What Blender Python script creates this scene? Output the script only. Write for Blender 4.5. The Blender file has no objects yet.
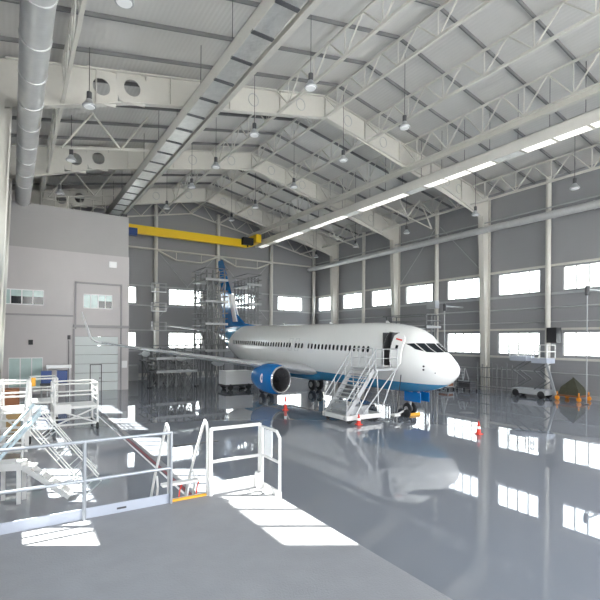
import bpy, math, random
from mathutils import Vector, Matrix
random.seed(7)
S = bpy.context.scene
COL = S.collection
V = Vector
PI = math.pi

# ------------------------------------------------------------------ materials
def mat(name, col, rough=.5, metal=0.0, bump=None, var=0.0, vscale=3.0, spec=.5, emit=None, estr=0, coat=0):
    m = bpy.data.materials.new(name); m.use_nodes = True
    nt = m.node_tree; b = nt.nodes['Principled BSDF']
    b.inputs['Base Color'].default_value = (*col, 1)
    b.inputs['Roughness'].default_value = rough
    b.inputs['Metallic'].default_value = metal
    b.inputs['Specular IOR Level'].default_value = spec
    b.inputs['Coat Weight'].default_value = coat
    if emit:
        b.inputs['Emission Color'].default_value = (*emit, 1)
        b.inputs['Emission Strength'].default_value = estr
    tc = nt.nodes.new('ShaderNodeTexCoord')
    if var:
        n = nt.nodes.new('ShaderNodeTexNoise'); n.inputs['Scale'].default_value = vscale
        n.inputs['Detail'].default_value = 4
        nt.links.new(tc.outputs['Object'], n.inputs['Vector'])
        mx = nt.nodes.new('ShaderNodeMix'); mx.data_type = 'RGBA'
        mx.inputs['A'].default_value = (*[c*(1-var) for c in col], 1)
        mx.inputs['B'].default_value = (*[min(1, c*(1+var)) for c in col], 1)
        nt.links.new(n.outputs['Fac'], mx.inputs['Factor'])
        nt.links.new(mx.outputs['Result'], b.inputs['Base Color'])
    if bump:
        kind, sc, st = bump
        if kind == 'noise':
            t = nt.nodes.new('ShaderNodeTexNoise'); t.inputs['Scale'].default_value = sc
        else:
            t = nt.nodes.new('ShaderNodeTexWave'); t.inputs['Scale'].default_value = sc
            t.bands_direction = kind
        nt.links.new(tc.outputs['Object'], t.inputs['Vector'])
        bp = nt.nodes.new('ShaderNodeBump'); bp.inputs['Strength'].default_value = st
        bp.inputs['Distance'].default_value = .05
        nt.links.new(t.outputs['Fac'], bp.inputs['Height'])
        nt.links.new(bp.outputs['Normal'], b.inputs['Normal'])
    return m

M = {}
M['white_steel'] = mat('white painted steel', (.57, .55, .505), .45, var=.04)
M['grey_steel'] = mat('grey painted steel', (.40, .41, .42), .45, var=.06)
M['joist'] = mat('dark roof joist', (.17, .17, .17), .5)
M['dock'] = mat('dark worn dock metal', (.20, .205, .21), .45, metal=.3, var=.3)
M['dark_steel'] = mat('dark steel', (.07, .07, .075), .5)
M['roof'] = mat('roof deck', (.58, .565, .545), .38, metal=.15, bump=('X', 1.2, .12), var=.08, vscale=.6)
M['wall'] = mat('grey wall panel', (.27, .27, .28), .5, bump=('Z', .9, .05), var=.05, vscale=.5)
M['building_low'] = mat('light grey render', (.56, .53, .53), .75, var=.03, vscale=1)
M['building_up'] = mat('mid grey render', (.42, .405, .40), .75, var=.03, vscale=1)
M['trim'] = mat('grey trim', (.34, .33, .335), .6)
M['galv'] = mat('galvanised duct', (.60, .60, .60), .35, metal=.5, var=.12, vscale=2)
M['foil'] = mat('crumpled foil', (.66, .65, .63), .3, metal=.7, bump=('noise', 3.0, .9), var=.2, vscale=1.5)
M['beige'] = mat('beige duct side', (.64, .62, .58), .5, var=.05)
M['sky_glow'] = mat('sky reflection glow', (.9, .9, .88), .4, emit=(1, .98, .94), estr=.7)  # emission painted in for skylight reflected on the trough panels, no lamp
M['alu'] = mat('aluminium', (.42, .43, .44), .35, metal=.4, var=.05)
M['rail_white'] = mat('white rail paint', (.70, .69, .67), .4, var=.03)
M['rail_grey'] = mat('grey rail', (.36, .38, .41), .35, metal=.4)
M['pale_blue'] = mat('sky tinted steel tube', (.50, .60, .65), .35, metal=.3)  # steel tube, reflected sky put into the colour as a blue tint
M['yellow'] = mat('crane yellow', (.85, .55, .008), .4)
M['orange'] = mat('orange', (.85, .30, .02), .5)
M['amber'] = mat('amber edge', (.85, .42, .03), .5)
M['red'] = mat('red', (.70, .04, .02), .5)
M['white'] = mat('white plastic', (.85, .85, .85), .4)
M['black'] = mat('black rubber', (.015, .015, .017), .6)
M['deep_blue'] = mat('deep blue', (.006, .045, .2), .4)
M['blue'] = mat('airliner blue', (.003, .17, .50), .22, coat=.4)
M['hub'] = mat('wheel hub', (.45, .45, .46), .4, metal=.5)
M['brown'] = mat('brown', (.22, .08, .03), .6)
M['cardboard'] = mat('cardboard', (.42, .28, .13), .8)
M['tarp'] = mat('olive tarpaulin', (.055, .055, .035), .8, bump=('noise', 3, .8), var=.2)
M['door_white'] = mat('white door panel', (.66, .70, .69), .5)
M['deck'] = mat('deck plate', (.27, .27, .28), .5, bump=('noise', 30, .2), var=.12, vscale=2)
M['toe'] = mat('blue grey toe board', (.42, .45, .52), .45)
M['chrome'] = mat('polished lip', (.78, .78, .78), .18, metal=.9)
M['fan'] = mat('fan blades', (.05, .05, .055), .35, metal=.7)
M['dark_glass'] = mat('dark glazing', (.015, .02, .025), .08)
M['teal_glass'] = mat('teal glazing', (.48, .62, .60), .12, var=.25, vscale=1.2)
M['concrete'] = mat('outdoor concrete', (.5, .5, .48), .8)
M['wing'] = mat('wing grey', (.52, .53, .54), .35, var=.04)

# glossy epoxy floor
def floor_mat():
    m = mat('grey epoxy floor', (.235, .25, .28), .07, spec=.9)
    nt = m.node_tree; b = nt.nodes['Principled BSDF']
    b.inputs['IOR'].default_value = 1.75
    tc = nt.nodes.new('ShaderNodeTexCoord')
    n = nt.nodes.new('ShaderNodeTexNoise'); n.inputs['Scale'].default_value = .22; n.inputs['Detail'].default_value = 5
    nt.links.new(tc.outputs['Object'], n.inputs['Vector'])
    r = nt.nodes.new('ShaderNodeMapRange'); r.inputs['From Min'].default_value = .35; r.inputs['From Max'].default_value = .7
    r.inputs['To Min'].default_value = .01; r.inputs['To Max'].default_value = .06
    nt.links.new(n.outputs['Fac'], r.inputs['Value']); nt.links.new(r.outputs['Result'], b.inputs['Roughness'])
    n2 = nt.nodes.new('ShaderNodeTexNoise'); n2.inputs['Scale'].default_value = .9; n2.inputs['Detail'].default_value = 3
    nt.links.new(tc.outputs['Object'], n2.inputs['Vector'])
    bp = nt.nodes.new('ShaderNodeBump'); bp.inputs['Strength'].default_value = .03; bp.inputs['Distance'].default_value = .02
    nt.links.new(n2.outputs['Fac'], bp.inputs['Height']); nt.links.new(bp.outputs['Normal'], b.inputs['Normal'])
    return m
M['floor'] = floor_mat()

def glass_mat():
    m = bpy.data.materials.new('clear window glass'); m.use_nodes = True
    nt = m.node_tree; nt.nodes.clear()
    o = nt.nodes.new('ShaderNodeOutputMaterial'); t = nt.nodes.new('ShaderNodeBsdfTransparent')
    g = nt.nodes.new('ShaderNodeBsdfGlossy'); g.inputs['Roughness'].default_value = .05
    t.inputs['Color'].default_value = (.93, .96, .97, 1)
    x = nt.nodes.new('ShaderNodeMixShader'); x.inputs[0].default_value = .06
    nt.links.new(t.outputs[0], x.inputs[1]); nt.links.new(g.outputs[0], x.inputs[2]); nt.links.new(x.outputs[0], o.inputs[0])
    return m
M['glass'] = glass_mat()

def fuselage_mat():
    m = mat('airliner white and blue paint', (.80, .80, .79), .22, coat=.4)
    nt = m.node_tree; b = nt.nodes['Principled BSDF']
    tc = nt.nodes.new('ShaderNodeTexCoord'); sp = nt.nodes.new('ShaderNodeSeparateXYZ')
    nt.links.new(tc.outputs['Object'], sp.inputs[0])
    # blue belly below a line that rises gently to the tail; blue tail cone behind station 32
    mul = nt.nodes.new('ShaderNodeMath'); mul.operation = 'MULTIPLY_ADD'
    mul.inputs[1].default_value = .012; mul.inputs[2].default_value = 2.3
    nt.links.new(sp.outputs['Y'], mul.inputs[0])
    lt = nt.nodes.new('ShaderNodeMath'); lt.operation = 'LESS_THAN'
    nt.links.new(sp.outputs['Z'], lt.inputs[0]); nt.links.new(mul.outputs[0], lt.inputs[1])
    # tail paint: everything above a steep rising line
    m2 = nt.nodes.new('ShaderNodeMath'); m2.operation = 'MULTIPLY_ADD'; m2.inputs[1].default_value = .9
    nt.links.new(sp.outputs['Y'], m2.inputs[0]); nt.links.new(sp.outputs['Z'], m2.inputs[2])
    g2 = nt.nodes.new('ShaderNodeMath'); g2.operation = 'GREATER_THAN'; g2.inputs[1].default_value = 33.3
    nt.links.new(m2.outputs[0], g2.inputs[0])
    mxm = nt.nodes.new('ShaderNodeMath'); mxm.operation = 'MAXIMUM'
    nt.links.new(lt.outputs[0], mxm.inputs[0]); nt.links.new(g2.outputs[0], mxm.inputs[1])
    mix = nt.nodes.new('ShaderNodeMix'); mix.data_type = 'RGBA'
    mix.inputs['A'].default_value = (.88, .88, .865, 1); mix.inputs['B'].default_value = (.05, .28, .52, 1)
    nt.links.new(mxm.outputs[0], mix.inputs['Factor']); nt.links.new(mix.outputs['Result'], b.inputs['Base Color'])
    return m
M['fuselage'] = fuselage_mat()

# ------------------------------------------------------------------ mesh builder
class MB:
    def __init__(s): s.v = []; s.f = []; s.mi = []; s.m = 0
    def quadbox(s, p):      # 8 points: bottom 4 (ccw), top 4
        i = len(s.v); s.v += [tuple(q) for q in p]
        for f in ((3,2,1,0),(4,5,6,7),(0,1,5,4),(1,2,6,5),(2,3,7,6),(3,0,4,7)):
            s.f.append(tuple(i+k for k in f)); s.mi.append(s.m)
        return s
    def box(s, x0, x1, y0, y1, z0, z1):
        return s.quadbox([(x0,y0,z0),(x1,y0,z0),(x1,y1,z0),(x0,y1,z0),(x0,y0,z1),(x1,y0,z1),(x1,y1,z1),(x0,y1,z1)])
    def bar(s, a, b, w, h, up=(0,0,1)):
        a = V(a); b = V(b); d = (b-a).normalized(); u = V(up)
        if abs(d.dot(u)) > .99: u = V((1,0,0))
        sd = d.cross(u).normalized()*(w/2); uu = sd.cross(d).normalized()*(h/2)
        return s.quadbox([a-sd-uu, a+sd-uu, b+sd-uu, b-sd-uu, a-sd+uu, a+sd+uu, b+sd+uu, b-sd+uu])
    def rings(s, R, cap=True, closed=False):
        i = len(s.v); n = len(R[0])
        for r in R: s.v += [tuple(p) for p in r]
        for k in range(len(R)-1):
            for j in range(n):
                a = i+k*n+j; b = i+k*n+(j+1) % n
                s.f.append((a, b, b+n, a+n)); s.mi.append(s.m)
        if cap:
            s.f.append(tuple(i+j for j in reversed(range(n)))); s.mi.append(s.m)
            e = i+(len(R)-1)*n; s.f.append(tuple(e+j for j in range(n))); s.mi.append(s.m)
        return s
    def tube(s, a, b, r, n=8, r2=None):
        return s.path([a, b], r, n, r2)
    def path(s, P, r, n=8, r2=None):
        P = [V(p) for p in P]; R = []
        d0 = (P[1]-P[0]).normalized(); u = V((0,0,1)) if abs(d0.z) < .9 else V((0,1,0))
        for k, p in enumerate(P):
            if k == 0: d = P[1]-P[0]
            elif k == len(P)-1: d = P[-1]-P[-2]
            else: d = (P[k+1]-p).normalized()+(p-P[k-1]).normalized()
            d.normalize(); sd = d.cross(u)
            if sd.length < 1e-4: sd = V((1,0,0))
            sd.normalize(); uu = sd.cross(d).normalized(); u = uu
            rr = r if r2 is None else r+(r2-r)*k/(len(P)-1)
            R.append([p+sd*math.cos(t)*rr+uu*math.sin(t)*rr for t in [2*PI*q/n for q in range(n)]])
        return s.rings(R)
    def lathe(s, c, axis, prof, n=24, sx=1, sy=1):   # prof: (distance along axis, radius)
        c = V(c); d = V(axis).normalized(); u = V((0,0,1)) if abs(d.z) < .9 else V((0,1,0))
        sd = d.cross(u).normalized(); uu = sd.cross(d).normalized()
        R = [[c+d*t+sd*math.cos(q)*r*sx+uu*math.sin(q)*r*sy for q in [2*PI*k/n for k in range(n)]] for t, r in prof]
        return s.rings(R)
    def prism(s, poly, ax, lo, hi):   # poly in the plane perpendicular to ax
        def P(p, t): return {'x': (t, p[0], p[1]), 'y': (p[0], t, p[1]), 'z': (p[0], p[1], t)}[ax]
        return s.rings([[P(p, lo) for p in poly], [P(p, hi) for p in poly]])
    def build(s, name, m, parent=None, smooth=False, origin=None):
        import bmesh
        me = bpy.data.meshes.new(name)
        off = V((0,0,0))
        if parent is not None:
            q = parent
            while q is not None: off = off+q.location; q = q.parent
        elif origin == 'base':
            xs = [p[0] for p in s.v]; ys = [p[1] for p in s.v]; zs = [p[2] for p in s.v]
            off = V(((min(xs)+max(xs))/2, (min(ys)+max(ys))/2, min(zs)))
        me.from_pydata([tuple(V(p)-off) for p in s.v], [], s.f)
        for k in (m if isinstance(m, (list, tuple)) else [m]): me.materials.append(k)
        for k, p in enumerate(me.polygons): p.material_index = s.mi[k]
        bm = bmesh.new(); bm.from_mesh(me); bmesh.ops.recalc_face_normals(bm, faces=bm.faces[:]); bm.to_mesh(me); bm.free()
        if smooth:
            for p in me.polygons: p.use_smooth = True
            me.set_sharp_from_angle(angle=math.radians(40 if smooth is True else smooth))
        o = bpy.data.objects.new(name, me); COL.objects.link(o)
        if parent is not None: o.parent = parent
        elif origin == 'base': o.location = off
        return o

def tag(o, label, cat, group=None, kind=None):
    o['label'] = label; o['category'] = cat
    if group: o['group'] = group
    if kind: o['kind'] = kind
    return o
def thing(name, loc, label, cat, group=None, kind=None):
    o = bpy.data.objects.new(name, None); COL.objects.link(o); o.location = loc
    o.empty_display_size = .2
    return tag(o, label, cat, group, kind)
def kids(o): return [c for c in COL.objects if c.parent == o]
def copy_tree(o, parent=None):
    c = o.copy(); COL.objects.link(c); c.parent = parent
    for ch in kids(o): copy_tree(ch, c)
    return c
def struct(mb, name, m, label, cat, smooth=False):
    return tag(mb.build(name, m, smooth=smooth), label, cat, kind='structure')
def B(x0, x1, y0, y1, z0, z1): return MB().box(x0, x1, y0, y1, z0, z1)

# ------------------------------------------------------------------ hall geometry
XL, XR, YB, YF = -1.6, 43.0, 62.7, -10.0
RX, RTOP, SL = 21.2, 25.1, .2
def roofz(x): return RTOP - SL*abs(x-RX)
GRID = [YB-6.6*k for k in range(12)]
FRAMES = [56.1, 42.9, 29.7]
ORD = ['first', 'second', 'third', 'fourth', 'fifth', 'sixth', 'seventh', 'eighth', 'ninth', 'tenth', 'eleventh', 'twelfth']

struct(B(XL-.3, XR+.3, YF, YB+.3, -.3, 0), 'floor', M['floor'], 'glossy grey epoxy hangar floor mirroring the windows', 'floor')
g = B(-300, 400, -300, 400, -.6, -.31)
struct(g, 'ground', M['concrete'], 'pale concrete apron outside the hangar windows', 'ground')
# floor markings set flush in the floor
struct(B(4.78, 4.86, 13.2, 33.5, 0, .006), 'trim_1', M['white'], 'white painted line running up the floor on the left', 'floor line')
struct(B(4.92, 5.02, 13.2, 24.5, 0, .006), 'trim_2', mat('dark red line paint', (.22, .02, .03), .4), 'dark red painted line beside the white floor line', 'floor line')
struct(B(5.05, 5.3, 13.2, 33.5, 0, .004), 'trim_3', M['deck'], 'grey drain cover strip beside the red floor line', 'drain')

# ceiling: deck with its joists as parts
mb = MB()
for s in (-1, 1):
    xe = XR+.3 if s > 0 else XL-.3
    mb.quadbox([(RX,YF,RTOP),(xe,YF,roofz(xe)),(xe,YB+.3,roofz(xe)),(RX,YB+.3,RTOP),
                (RX,YF,RTOP+.3),(xe,YF,roofz(xe)+.3),(xe,YB+.3,roofz(xe)+.3),(RX,YB+.3,RTOP+.3)])
ceil = struct(mb, 'ceiling', M['roof'], 'grey metal roof deck pitched over the whole hangar', 'ceiling')
yj = YB-1.65
while yj > YF:
    for s in (-1, 1):
        xe = XR if s > 0 else XL
        mb = MB(); mb.bar((RX, yj, RTOP-.12), (xe, yj, roofz(xe)-.12), .1, .22)
        mb.build('roof_joist', M['joist'], ceil)
    yj -= 3.3
# walls with window openings
def wall_with_holes(axis, pos, th, a0, a1, ztop, holes):
    """axis 'x': wall in the plane x=pos, running along y. holes: list of (u0,u1,z0,z1)"""
    mb = MB()
    us = sorted({a0, a1} | {h[0] for h in holes} | {h[1] for h in holes})
    for u0, u1 in zip(us, us[1:]):
        um = (u0+u1)/2
        hs = sorted([h for h in holes if h[0] <= um <= h[1]], key=lambda h: h[2])
        z = 0
        segs = []
        for h in hs: segs.append((z, h[2], False)); z = h[3]
        segs.append((z, None, True))
        for z0, z1, top in segs:
            t0 = ztop(u0) if top else z1; t1 = ztop(u1) if top else z1
            if axis == 'x':
                mb.quadbox([(pos,u0,z0),(pos+th,u0,z0),(pos+th,u1,z0),(pos,u1,z0),(pos,u0,t0),(pos+th,u0,t0),(pos+th,u1,t1),(pos,u1,t1)])
            else:
                mb.quadbox([(u0,pos,z0),(u1,pos,z0),(u1,pos+th,z0),(u0,pos+th,z0),(u0,pos,t0),(u1,pos,t1),(u1,pos+th,t1),(u0,pos+th,t0)])
    return mb
ROWS = [(3.8, 6.0, 'lower'), (9.9, 12.1, 'upper')]
side_bays = [(GRID[k+1]+1.1, GRID[k+1]+5.5) for k in range(10)]
back_bays = [(9.2, 14.0), (18.4, 23.3), (27.1, 31.8), (35.9, 40.5)]
holesR = [(a, b, z0, z1) for a, b in side_bays for z0, z1, _ in ROWS]
holesL = [h for h in holesR if h[1] < 47]
holesB = [(a, b, z0, z1) for a, b in back_bays for z0, z1, _ in ROWS]
struct(wall_with_holes('x', XR, .3, YF, YB+.3, lambda u: roofz(XR)+.2, holesR), 'wall_right', M['wall'], 'long dark grey panel wall on the right with two rows of windows', 'wall')
struct(wall_with_holes('x', XL-.3, .3, YF, YB+.3, lambda u: roofz(XL)+.2, holesL), 'wall_left', M['wall'], 'grey panel wall at the far left edge', 'wall')
bx = [XL, RX, XR]
mbk = wall_with_holes('y', YB, .3, XL, RX, lambda u: roofz(u)+.1, [h for h in holesB if h[1] < RX] + [(18.4, RX, z0, z1) for z0, z1, _ in ROWS])
mb2 = wall_with_holes('y', YB, .3, RX, XR, lambda u: roofz(u)+.1, [h for h in holesB if h[0] > RX] + [(RX, 23.3, z0, z1) for z0, z1, _ in ROWS])
n0 = len(mbk.v); mbk.v += mb2.v; mbk.f += [tuple(i+n0 for i in f) for f in mb2.f]; mbk.mi += mb2.mi
struct(mbk, 'wall_back', M['wall'], 'grey gable wall behind the tail of the airliner', 'wall')
# front gable: hangar door standing open behind the camera
mb = MB()
for x0, x1 in ((XL-.3, 2), (40.5, XR+.3)): mb.quadbox([(x0,YF-.3,0),(x1,YF-.3,0),(x1,YF,0),(x0,YF,0),(x0,YF-.3,roofz(x0)),(x1,YF-.3,roofz(x1)),(x1,YF,roofz(x1)),(x0,YF,roofz(x0))])
for x0, x1 in ((2, RX), (RX, 40.5)): mb.quadbox([(x0,YF-.3,17.5),(x1,YF-.3,17.5),(x1,YF,17.5),(x0,YF,17.5),(x0,YF-.3,roofz(x0)),(x1,YF-.3,roofz(x1)),(x1,YF,roofz(x1)),(x0,YF,roofz(x0))])
struct(mb, 'wall_front', M['wall'], 'front gable with the big hangar door standing open', 'wall')

wn = [0]
def window(axis, pos, u0, u1, z0, z1, th, inner, label):
    """frame + mullions + glass, set in the wall"""
    wn[0] += 1
    c = (pos+th/2, (u0+u1)/2, z0) if axis == 'x' else ((u0+u1)/2, pos+th/2, z0)
    w = thing('window_%d' % wn[0], c, label, 'window', kind='structure')
    def bx(a, b, e, f, d0, d1, mb):
        if axis == 'x': mb.box(pos+d0, pos+d1, a, b, e, f)
        else: mb.box(a, b, pos+d0, pos+d1, e, f)
    mb = MB(); t = .07
    d0, d1 = (.1, .2)
    bx(u0, u1, z0, z0+t, d0, d1, mb); bx(u0, u1, z1-t, z1, d0, d1, mb)
    bx(u0, u0+t, z0, z1, d0, d1, mb); bx(u1-t, u1, z0, z1, d0, d1, mb)
    mb.build('window_frame', M['white_steel'], w)
    for k in range(1, 4):
        u = u0+(u1-u0)*k/4; mb = MB(); bx(u-.05, u+.05, z0+t, z1-t, d0, d1, mb)
        mb.build('mullion', M['white_steel'], w)
    mb = MB(); bx(u0+t, u1-t, z0+t, z1-t, .145, .155, mb); mb.build('window_pane', M['glass'], w)
for k, (a, b) in enumerate(side_bays):
    for z0, z1, nm in ROWS:
        window('x', XR, a, b, z0, z1, .3, -1, '%s window on the right wall, %s bay from the back corner' % (nm, ORD[k]))
for k, (a, b) in enumerate([s for s in side_bays if s[1] < 47]):
    for z0, z1, nm in ROWS:
        window('x', XL-.3, a, b, z0, z1, .3, 1, '%s window on the left wall, %s bay before the grey office block' % (nm, ORD[k]))
for k, (a, b) in enumerate(back_bays):
    for z0, z1, nm in ROWS:
        window('y', YB, a, b, z0, z1, .3, -1, '%s window on the back wall, %s bay from the office block' % (nm, ORD[k]))

# girts: long horizontal rails on the walls
for z, nm in ((12.3, 'over the upper windows'), (9.65, 'under the upper windows'), (6.3, 'over the lower windows'), (3.5, 'under the lower windows')):
    tag(B(XR-.22, XR, YF, YB, z-.1, z+.1).build('wall_girt', M['white_steel'] if z != 9.65 else M['grey_steel'], origin='base'),
        'long steel rail along the right wall just %s' % nm, 'beam')
    tag(B(10.0, XR-.3, YB-.2, YB, z-.08, z+.08).build('wall_girt', M['grey_steel'], origin='base'),
        'steel rail across the back wall just %s' % nm, 'beam')
struct(B(XR-.12, XR, YF, YB, 0, .35), 'baseboard_right', M['trim'], 'low grey kerb at the foot of the right wall', 'baseboard')
struct(B(10, XR-.12, YB-.12, YB, 0, .45), 'baseboard_back', M['white_steel'], 'pale kerb at the foot of the back wall', 'baseboard')

# portal frames
HOLES = [4.5, 6.3]
RINGS = [14.8, 18.9, 23.6, 27.6, 36.1, 37.9]
def rbot(x):  # bottom flange height, haunched toward eaves
    d = abs(x-RX); return 23.1-.21*d-(max(0, d-15)*.12)
def plate_with_holes(mb, y, x0, x1, t):
    """web plate from x0 to x1 with round openings"""
    hs = [h for h in HOLES if x0 < h < x1]
    cuts = [x0]
    for h in hs: cuts += [h-.85, h+.85]
    cuts.append(x1)
    for i in range(0, len(cuts), 2):
        a, b = cuts[i], cuts[i+1]
        mid = [a] + ([RX] if a < RX < b else []) + [b]
        for p, q in zip(mid, mid[1:]):
            if q-p < .01: continue
            mb.quadbox([(p,y-t,rbot(p)),(q,y-t,rbot(q)),(q,y+t,rbot(q)),(p,y+t,rbot(p)),(p,y-t,roofz(p)-.25),(q,y-t,roofz(q)-.25),(q,y+t,roofz(q)-.25),(p,y+t,roofz(p)-.25)])
    for h in hs:
        a, b = h-.85, h+.85; cz = (rbot(h)+roofz(h)-.25)/2; n = 24
        outer = []; inner = []
        for k in range(n):
            an = 2*PI*(k+.5)/n; c, s = math.cos(an), math.sin(an)
            inner.append((h+.5*c, cz+.52*s))
            # ray to the boundary of the cell
            top = (roofz(a)+roofz(b))/2-.25; bot = (rbot(a)+rbot(b))/2
            tt = min((.85/abs(c)) if abs(c) > 1e-6 else 9, ((top-cz)/s if s > 0 else (bot-cz)/s))
            x = h+tt*c
            z = cz+tt*s
            outer.append((x, z))
        for k in range(n):
            k2 = (k+1) % n
            pts = [outer[k], outer[k2], inner[k2], inner[k]]
            mb.quadbox([(p[0], y-t, p[1]) for p in pts]+[(p[0], y+t, p[1]) for p in pts])
for fi, y in enumerate(FRAMES):
    fr = thing('portal_frame', (RX, y, 0), 'white plate portal frame across the roof, %s from the back wall' % ORD[fi], 'roof frame', 'portal frames under the roof')
    xl, xr = XL+1.2, XR-1.2
    mb = MB(); plate_with_holes(mb, y, xl, xr, .03); mb.build('rafter_web', M['white_steel'], fr)
    for nm, fz in (('bottom_flange', lambda x: rbot(x)), ('top_flange', lambda x: roofz(x)-.3)):
        mb = MB(); xs = [xl, RX-15, RX, RX+15, xr]
        for a, b in zip(xs, xs[1:]):
            mb.quadbox([(a,y-.22,fz(a)-.04),(b,y-.22,fz(b)-.04),(b,y+.22,fz(b)-.04),(a,y+.22,fz(a)-.04),
                        (a,y-.22,fz(a)+.03),(b,y-.22,fz(b)+.03),(b,y+.22,fz(b)+.03),(a,y+.22,fz(a)+.03)])
        mb.build(nm, M['white_steel'], fr)
    for s, xw in ((1, XR), (-1, XL)):
        xin0 = xw-s*.85; xin1 = xw-s*1.5; zt = rbot(xw-s*1.5)
        mb = MB()
        mb.prism([(xin0, 0), (xw-s*.25, 0), (xw-s*.25, roofz(xw)-.3), (xin1, roofz(xin1)-.3), (xin1, zt)], 'y', y-.04, y+.04)
        mb.box(min(xw-s*.28, xw-s*.2), max(xw-s*.28, xw-s*.2), y-.3, y+.3, 0, roofz(xw)-.35)
        mb.quadbox([(xin0-.04,y-.3,0),(xin0+.04,y-.3,0),(xin0+.04,y+.3,0),(xin0-.04,y+.3,0),
                    (xin1-.04,y-.3,zt),(xin1+.04,y-.3,zt),(xin1+.04,y+.3,zt),(xin1-.04,y+.3,zt)])
        mb.build('column', M['white_steel'], fr)
    for x in RINGS:
        cz = (rbot(x)+roofz(x)-.25)/2; mb = MB()
        mb.path([(x+.4*math.cos(q*PI/8), y-.035, cz+.45*math.sin(q*PI/8)) for q in range(17)], .03, 5)
        mb.build('stiffening_ring', M['grey_steel'], fr)
    for x in [RX-17, RX-12.5, RX-8.3, RX-4.2, RX, RX+4.2, RX+8.3, RX+12.5, RX+17]:
        MB().box(x-.02, x+.02, y-.2, y+.2, rbot(x)+.02, roofz(x)-.33).build('stiffener', M['white_steel'], fr)

# pipe columns
k = 0
for gi, y in enumerate(GRID[1:11]):
    if y in FRAMES or any(abs(y-f) < .1 for f in FRAMES): continue
    k += 1
    t = thing('pipe_column', (XR-.55, y, 0), 'slim round steel column against the right wall, %s from the back' % ORD[k-1], 'column', 'round columns')
    MB().tube((XR-.55, y, 0), (XR-.55, y, roofz(XR-.55)-.25), .24, 14).build('shaft', M['white_steel'], t, smooth=True)
    MB().box(XR-.9, XR-.2, y-.35, y+.35, 0, .06).build('base_plate', M['white_steel'], t)
    if y > 20: continue
    MB().tube((XL+.4, y, 0), (XL+.4, y, roofz(XL)-.25), .24, 14)
for i, x in enumerate((16.4, 25.4, 34.3, 42.4)):
    t = thing('pipe_column', (x, YB-.6, 0), 'slim round steel column before the back wall, %s from the office block' % ORD[i], 'column', 'round columns')
    top = roofz(x)-.9 if i < 3 else roofz(x)-.5
    MB().tube((x, YB-.6, 0), (x, YB-.6, top), .27, 14).build('shaft', M['white_steel'], t, smooth=True)
    MB().box(x-.4, x+.4, YB-1, YB-.25, 0, .06).build('base_plate', M['white_steel'], t)

# lengthwise roof trusses (bottom chord, top chord, individual webs)
def truss(x, zb, y0, y1, label, chord=.09, nodes_from=None, heavy=False):
    t = thing('roof_truss', (x, (y0+y1)/2, zb), label, 'roof truss', 'lengthwise roof trusses')
    zt = roofz(x)-.32
    MB().box(x-chord, x+chord, y0, y1, zb-chord, zb+chord).build('bottom_chord', M['white_steel'], t)
    MB().box(x-.07, x+.07, y0, y1, zt-.07, zt+.07).build('top_chord', M['white_steel'], t)
    y = 28.05+3.3*10
    while y > y0+1.7:
        if y+1.65 <= y1:
            MB().tube((x, y, zb), (x, y-1.65, zt), .055, 6).build('web_bar', M['white_steel'], t)
            MB().tube((x, y, zb), (x, y+1.65, zt), .055, 6).build('web_bar', M['white_steel'], t)
            MB().tube((x, y, zb), (x, y, zt), .04, 6).build('web_bar', M['white_steel'], t)
        y -= 3.3
for x, zb, lab in ((2.4, 18.9, 'white lattice truss nearest the left wall under the roof'),
                   (16.8, 22.2, 'white lattice truss just left of the roof ridge'),
                   (21.2, 23.1, 'white lattice truss running along the roof ridge'),
                   (25.6, 22.2, 'white lattice truss just right of the roof ridge'),
                   (39.8, 19.2, 'white lattice truss nearest the right wall under the roof')):
    truss(x, zb, YF+.2, YB-.3, lab)
for x, side in ((11.5, 'left'), (30.1, 'right')):
    truss(x, 20.9, YF+.2, YB-.3, 'white lattice truss carrying the %s crane runway beam' % side, chord=.06)
    mb = MB(); mb.box(x-.16, x+.16, YF+.2, YB-1.2, 20.76, 20.83); mb.box(x-.04, x+.04, YF+.2, YB-1.2, 20.4, 20.76); mb.box(x-.16, x+.16, YF+.2, YB-1.2, 20.33, 20.4)
    tag(mb.build('runway_beam', M['white_steel'], origin='base'), 'long %s crane runway beam hung under the roof trusses' % side, 'beam')
# crosswise lattices between the frames on both side aisles
def cross_lattice(y, x0, x1, label):
    zb = lambda x: roofz(x)-2.75
    t = thing('cross_truss', ((x0+x1)/2, y, zb((x0+x1)/2)), label, 'roof truss', 'crosswise trusses')
    MB().bar((x0, y, zb(x0)), (x1, y, zb(x1)), .1, .1).build('bottom_chord', M['white_steel'], t)
    n = max(2, round((x1-x0)/2.0))
    for i in range(n):
        a = x0+(x1-x0)*i/n; b = x0+(x1-x0)*(i+1)/n
        if i % 2 == 0: p, q = (a, y, zb(a)), (b, y, roofz(b)-.12)
        else: p, q = (a, y, roofz(a)-.12), (b, y, zb(b))
        MB().tube(p, q, .08, 6).build('web_bar', M['white_steel'], t)
for i, y in enumerate((36.3, 49.5)):
    nm = ['between the two nearer portal frames', 'farther from the camera'][i]
    cross_lattice(y, 2.9, 8.9, 'white zigzag cross truss in the left aisle, %s' % nm)
    cross_lattice(y, 33.5, 41.5, 'white zigzag cross truss in the right aisle, %s' % nm)
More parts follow.
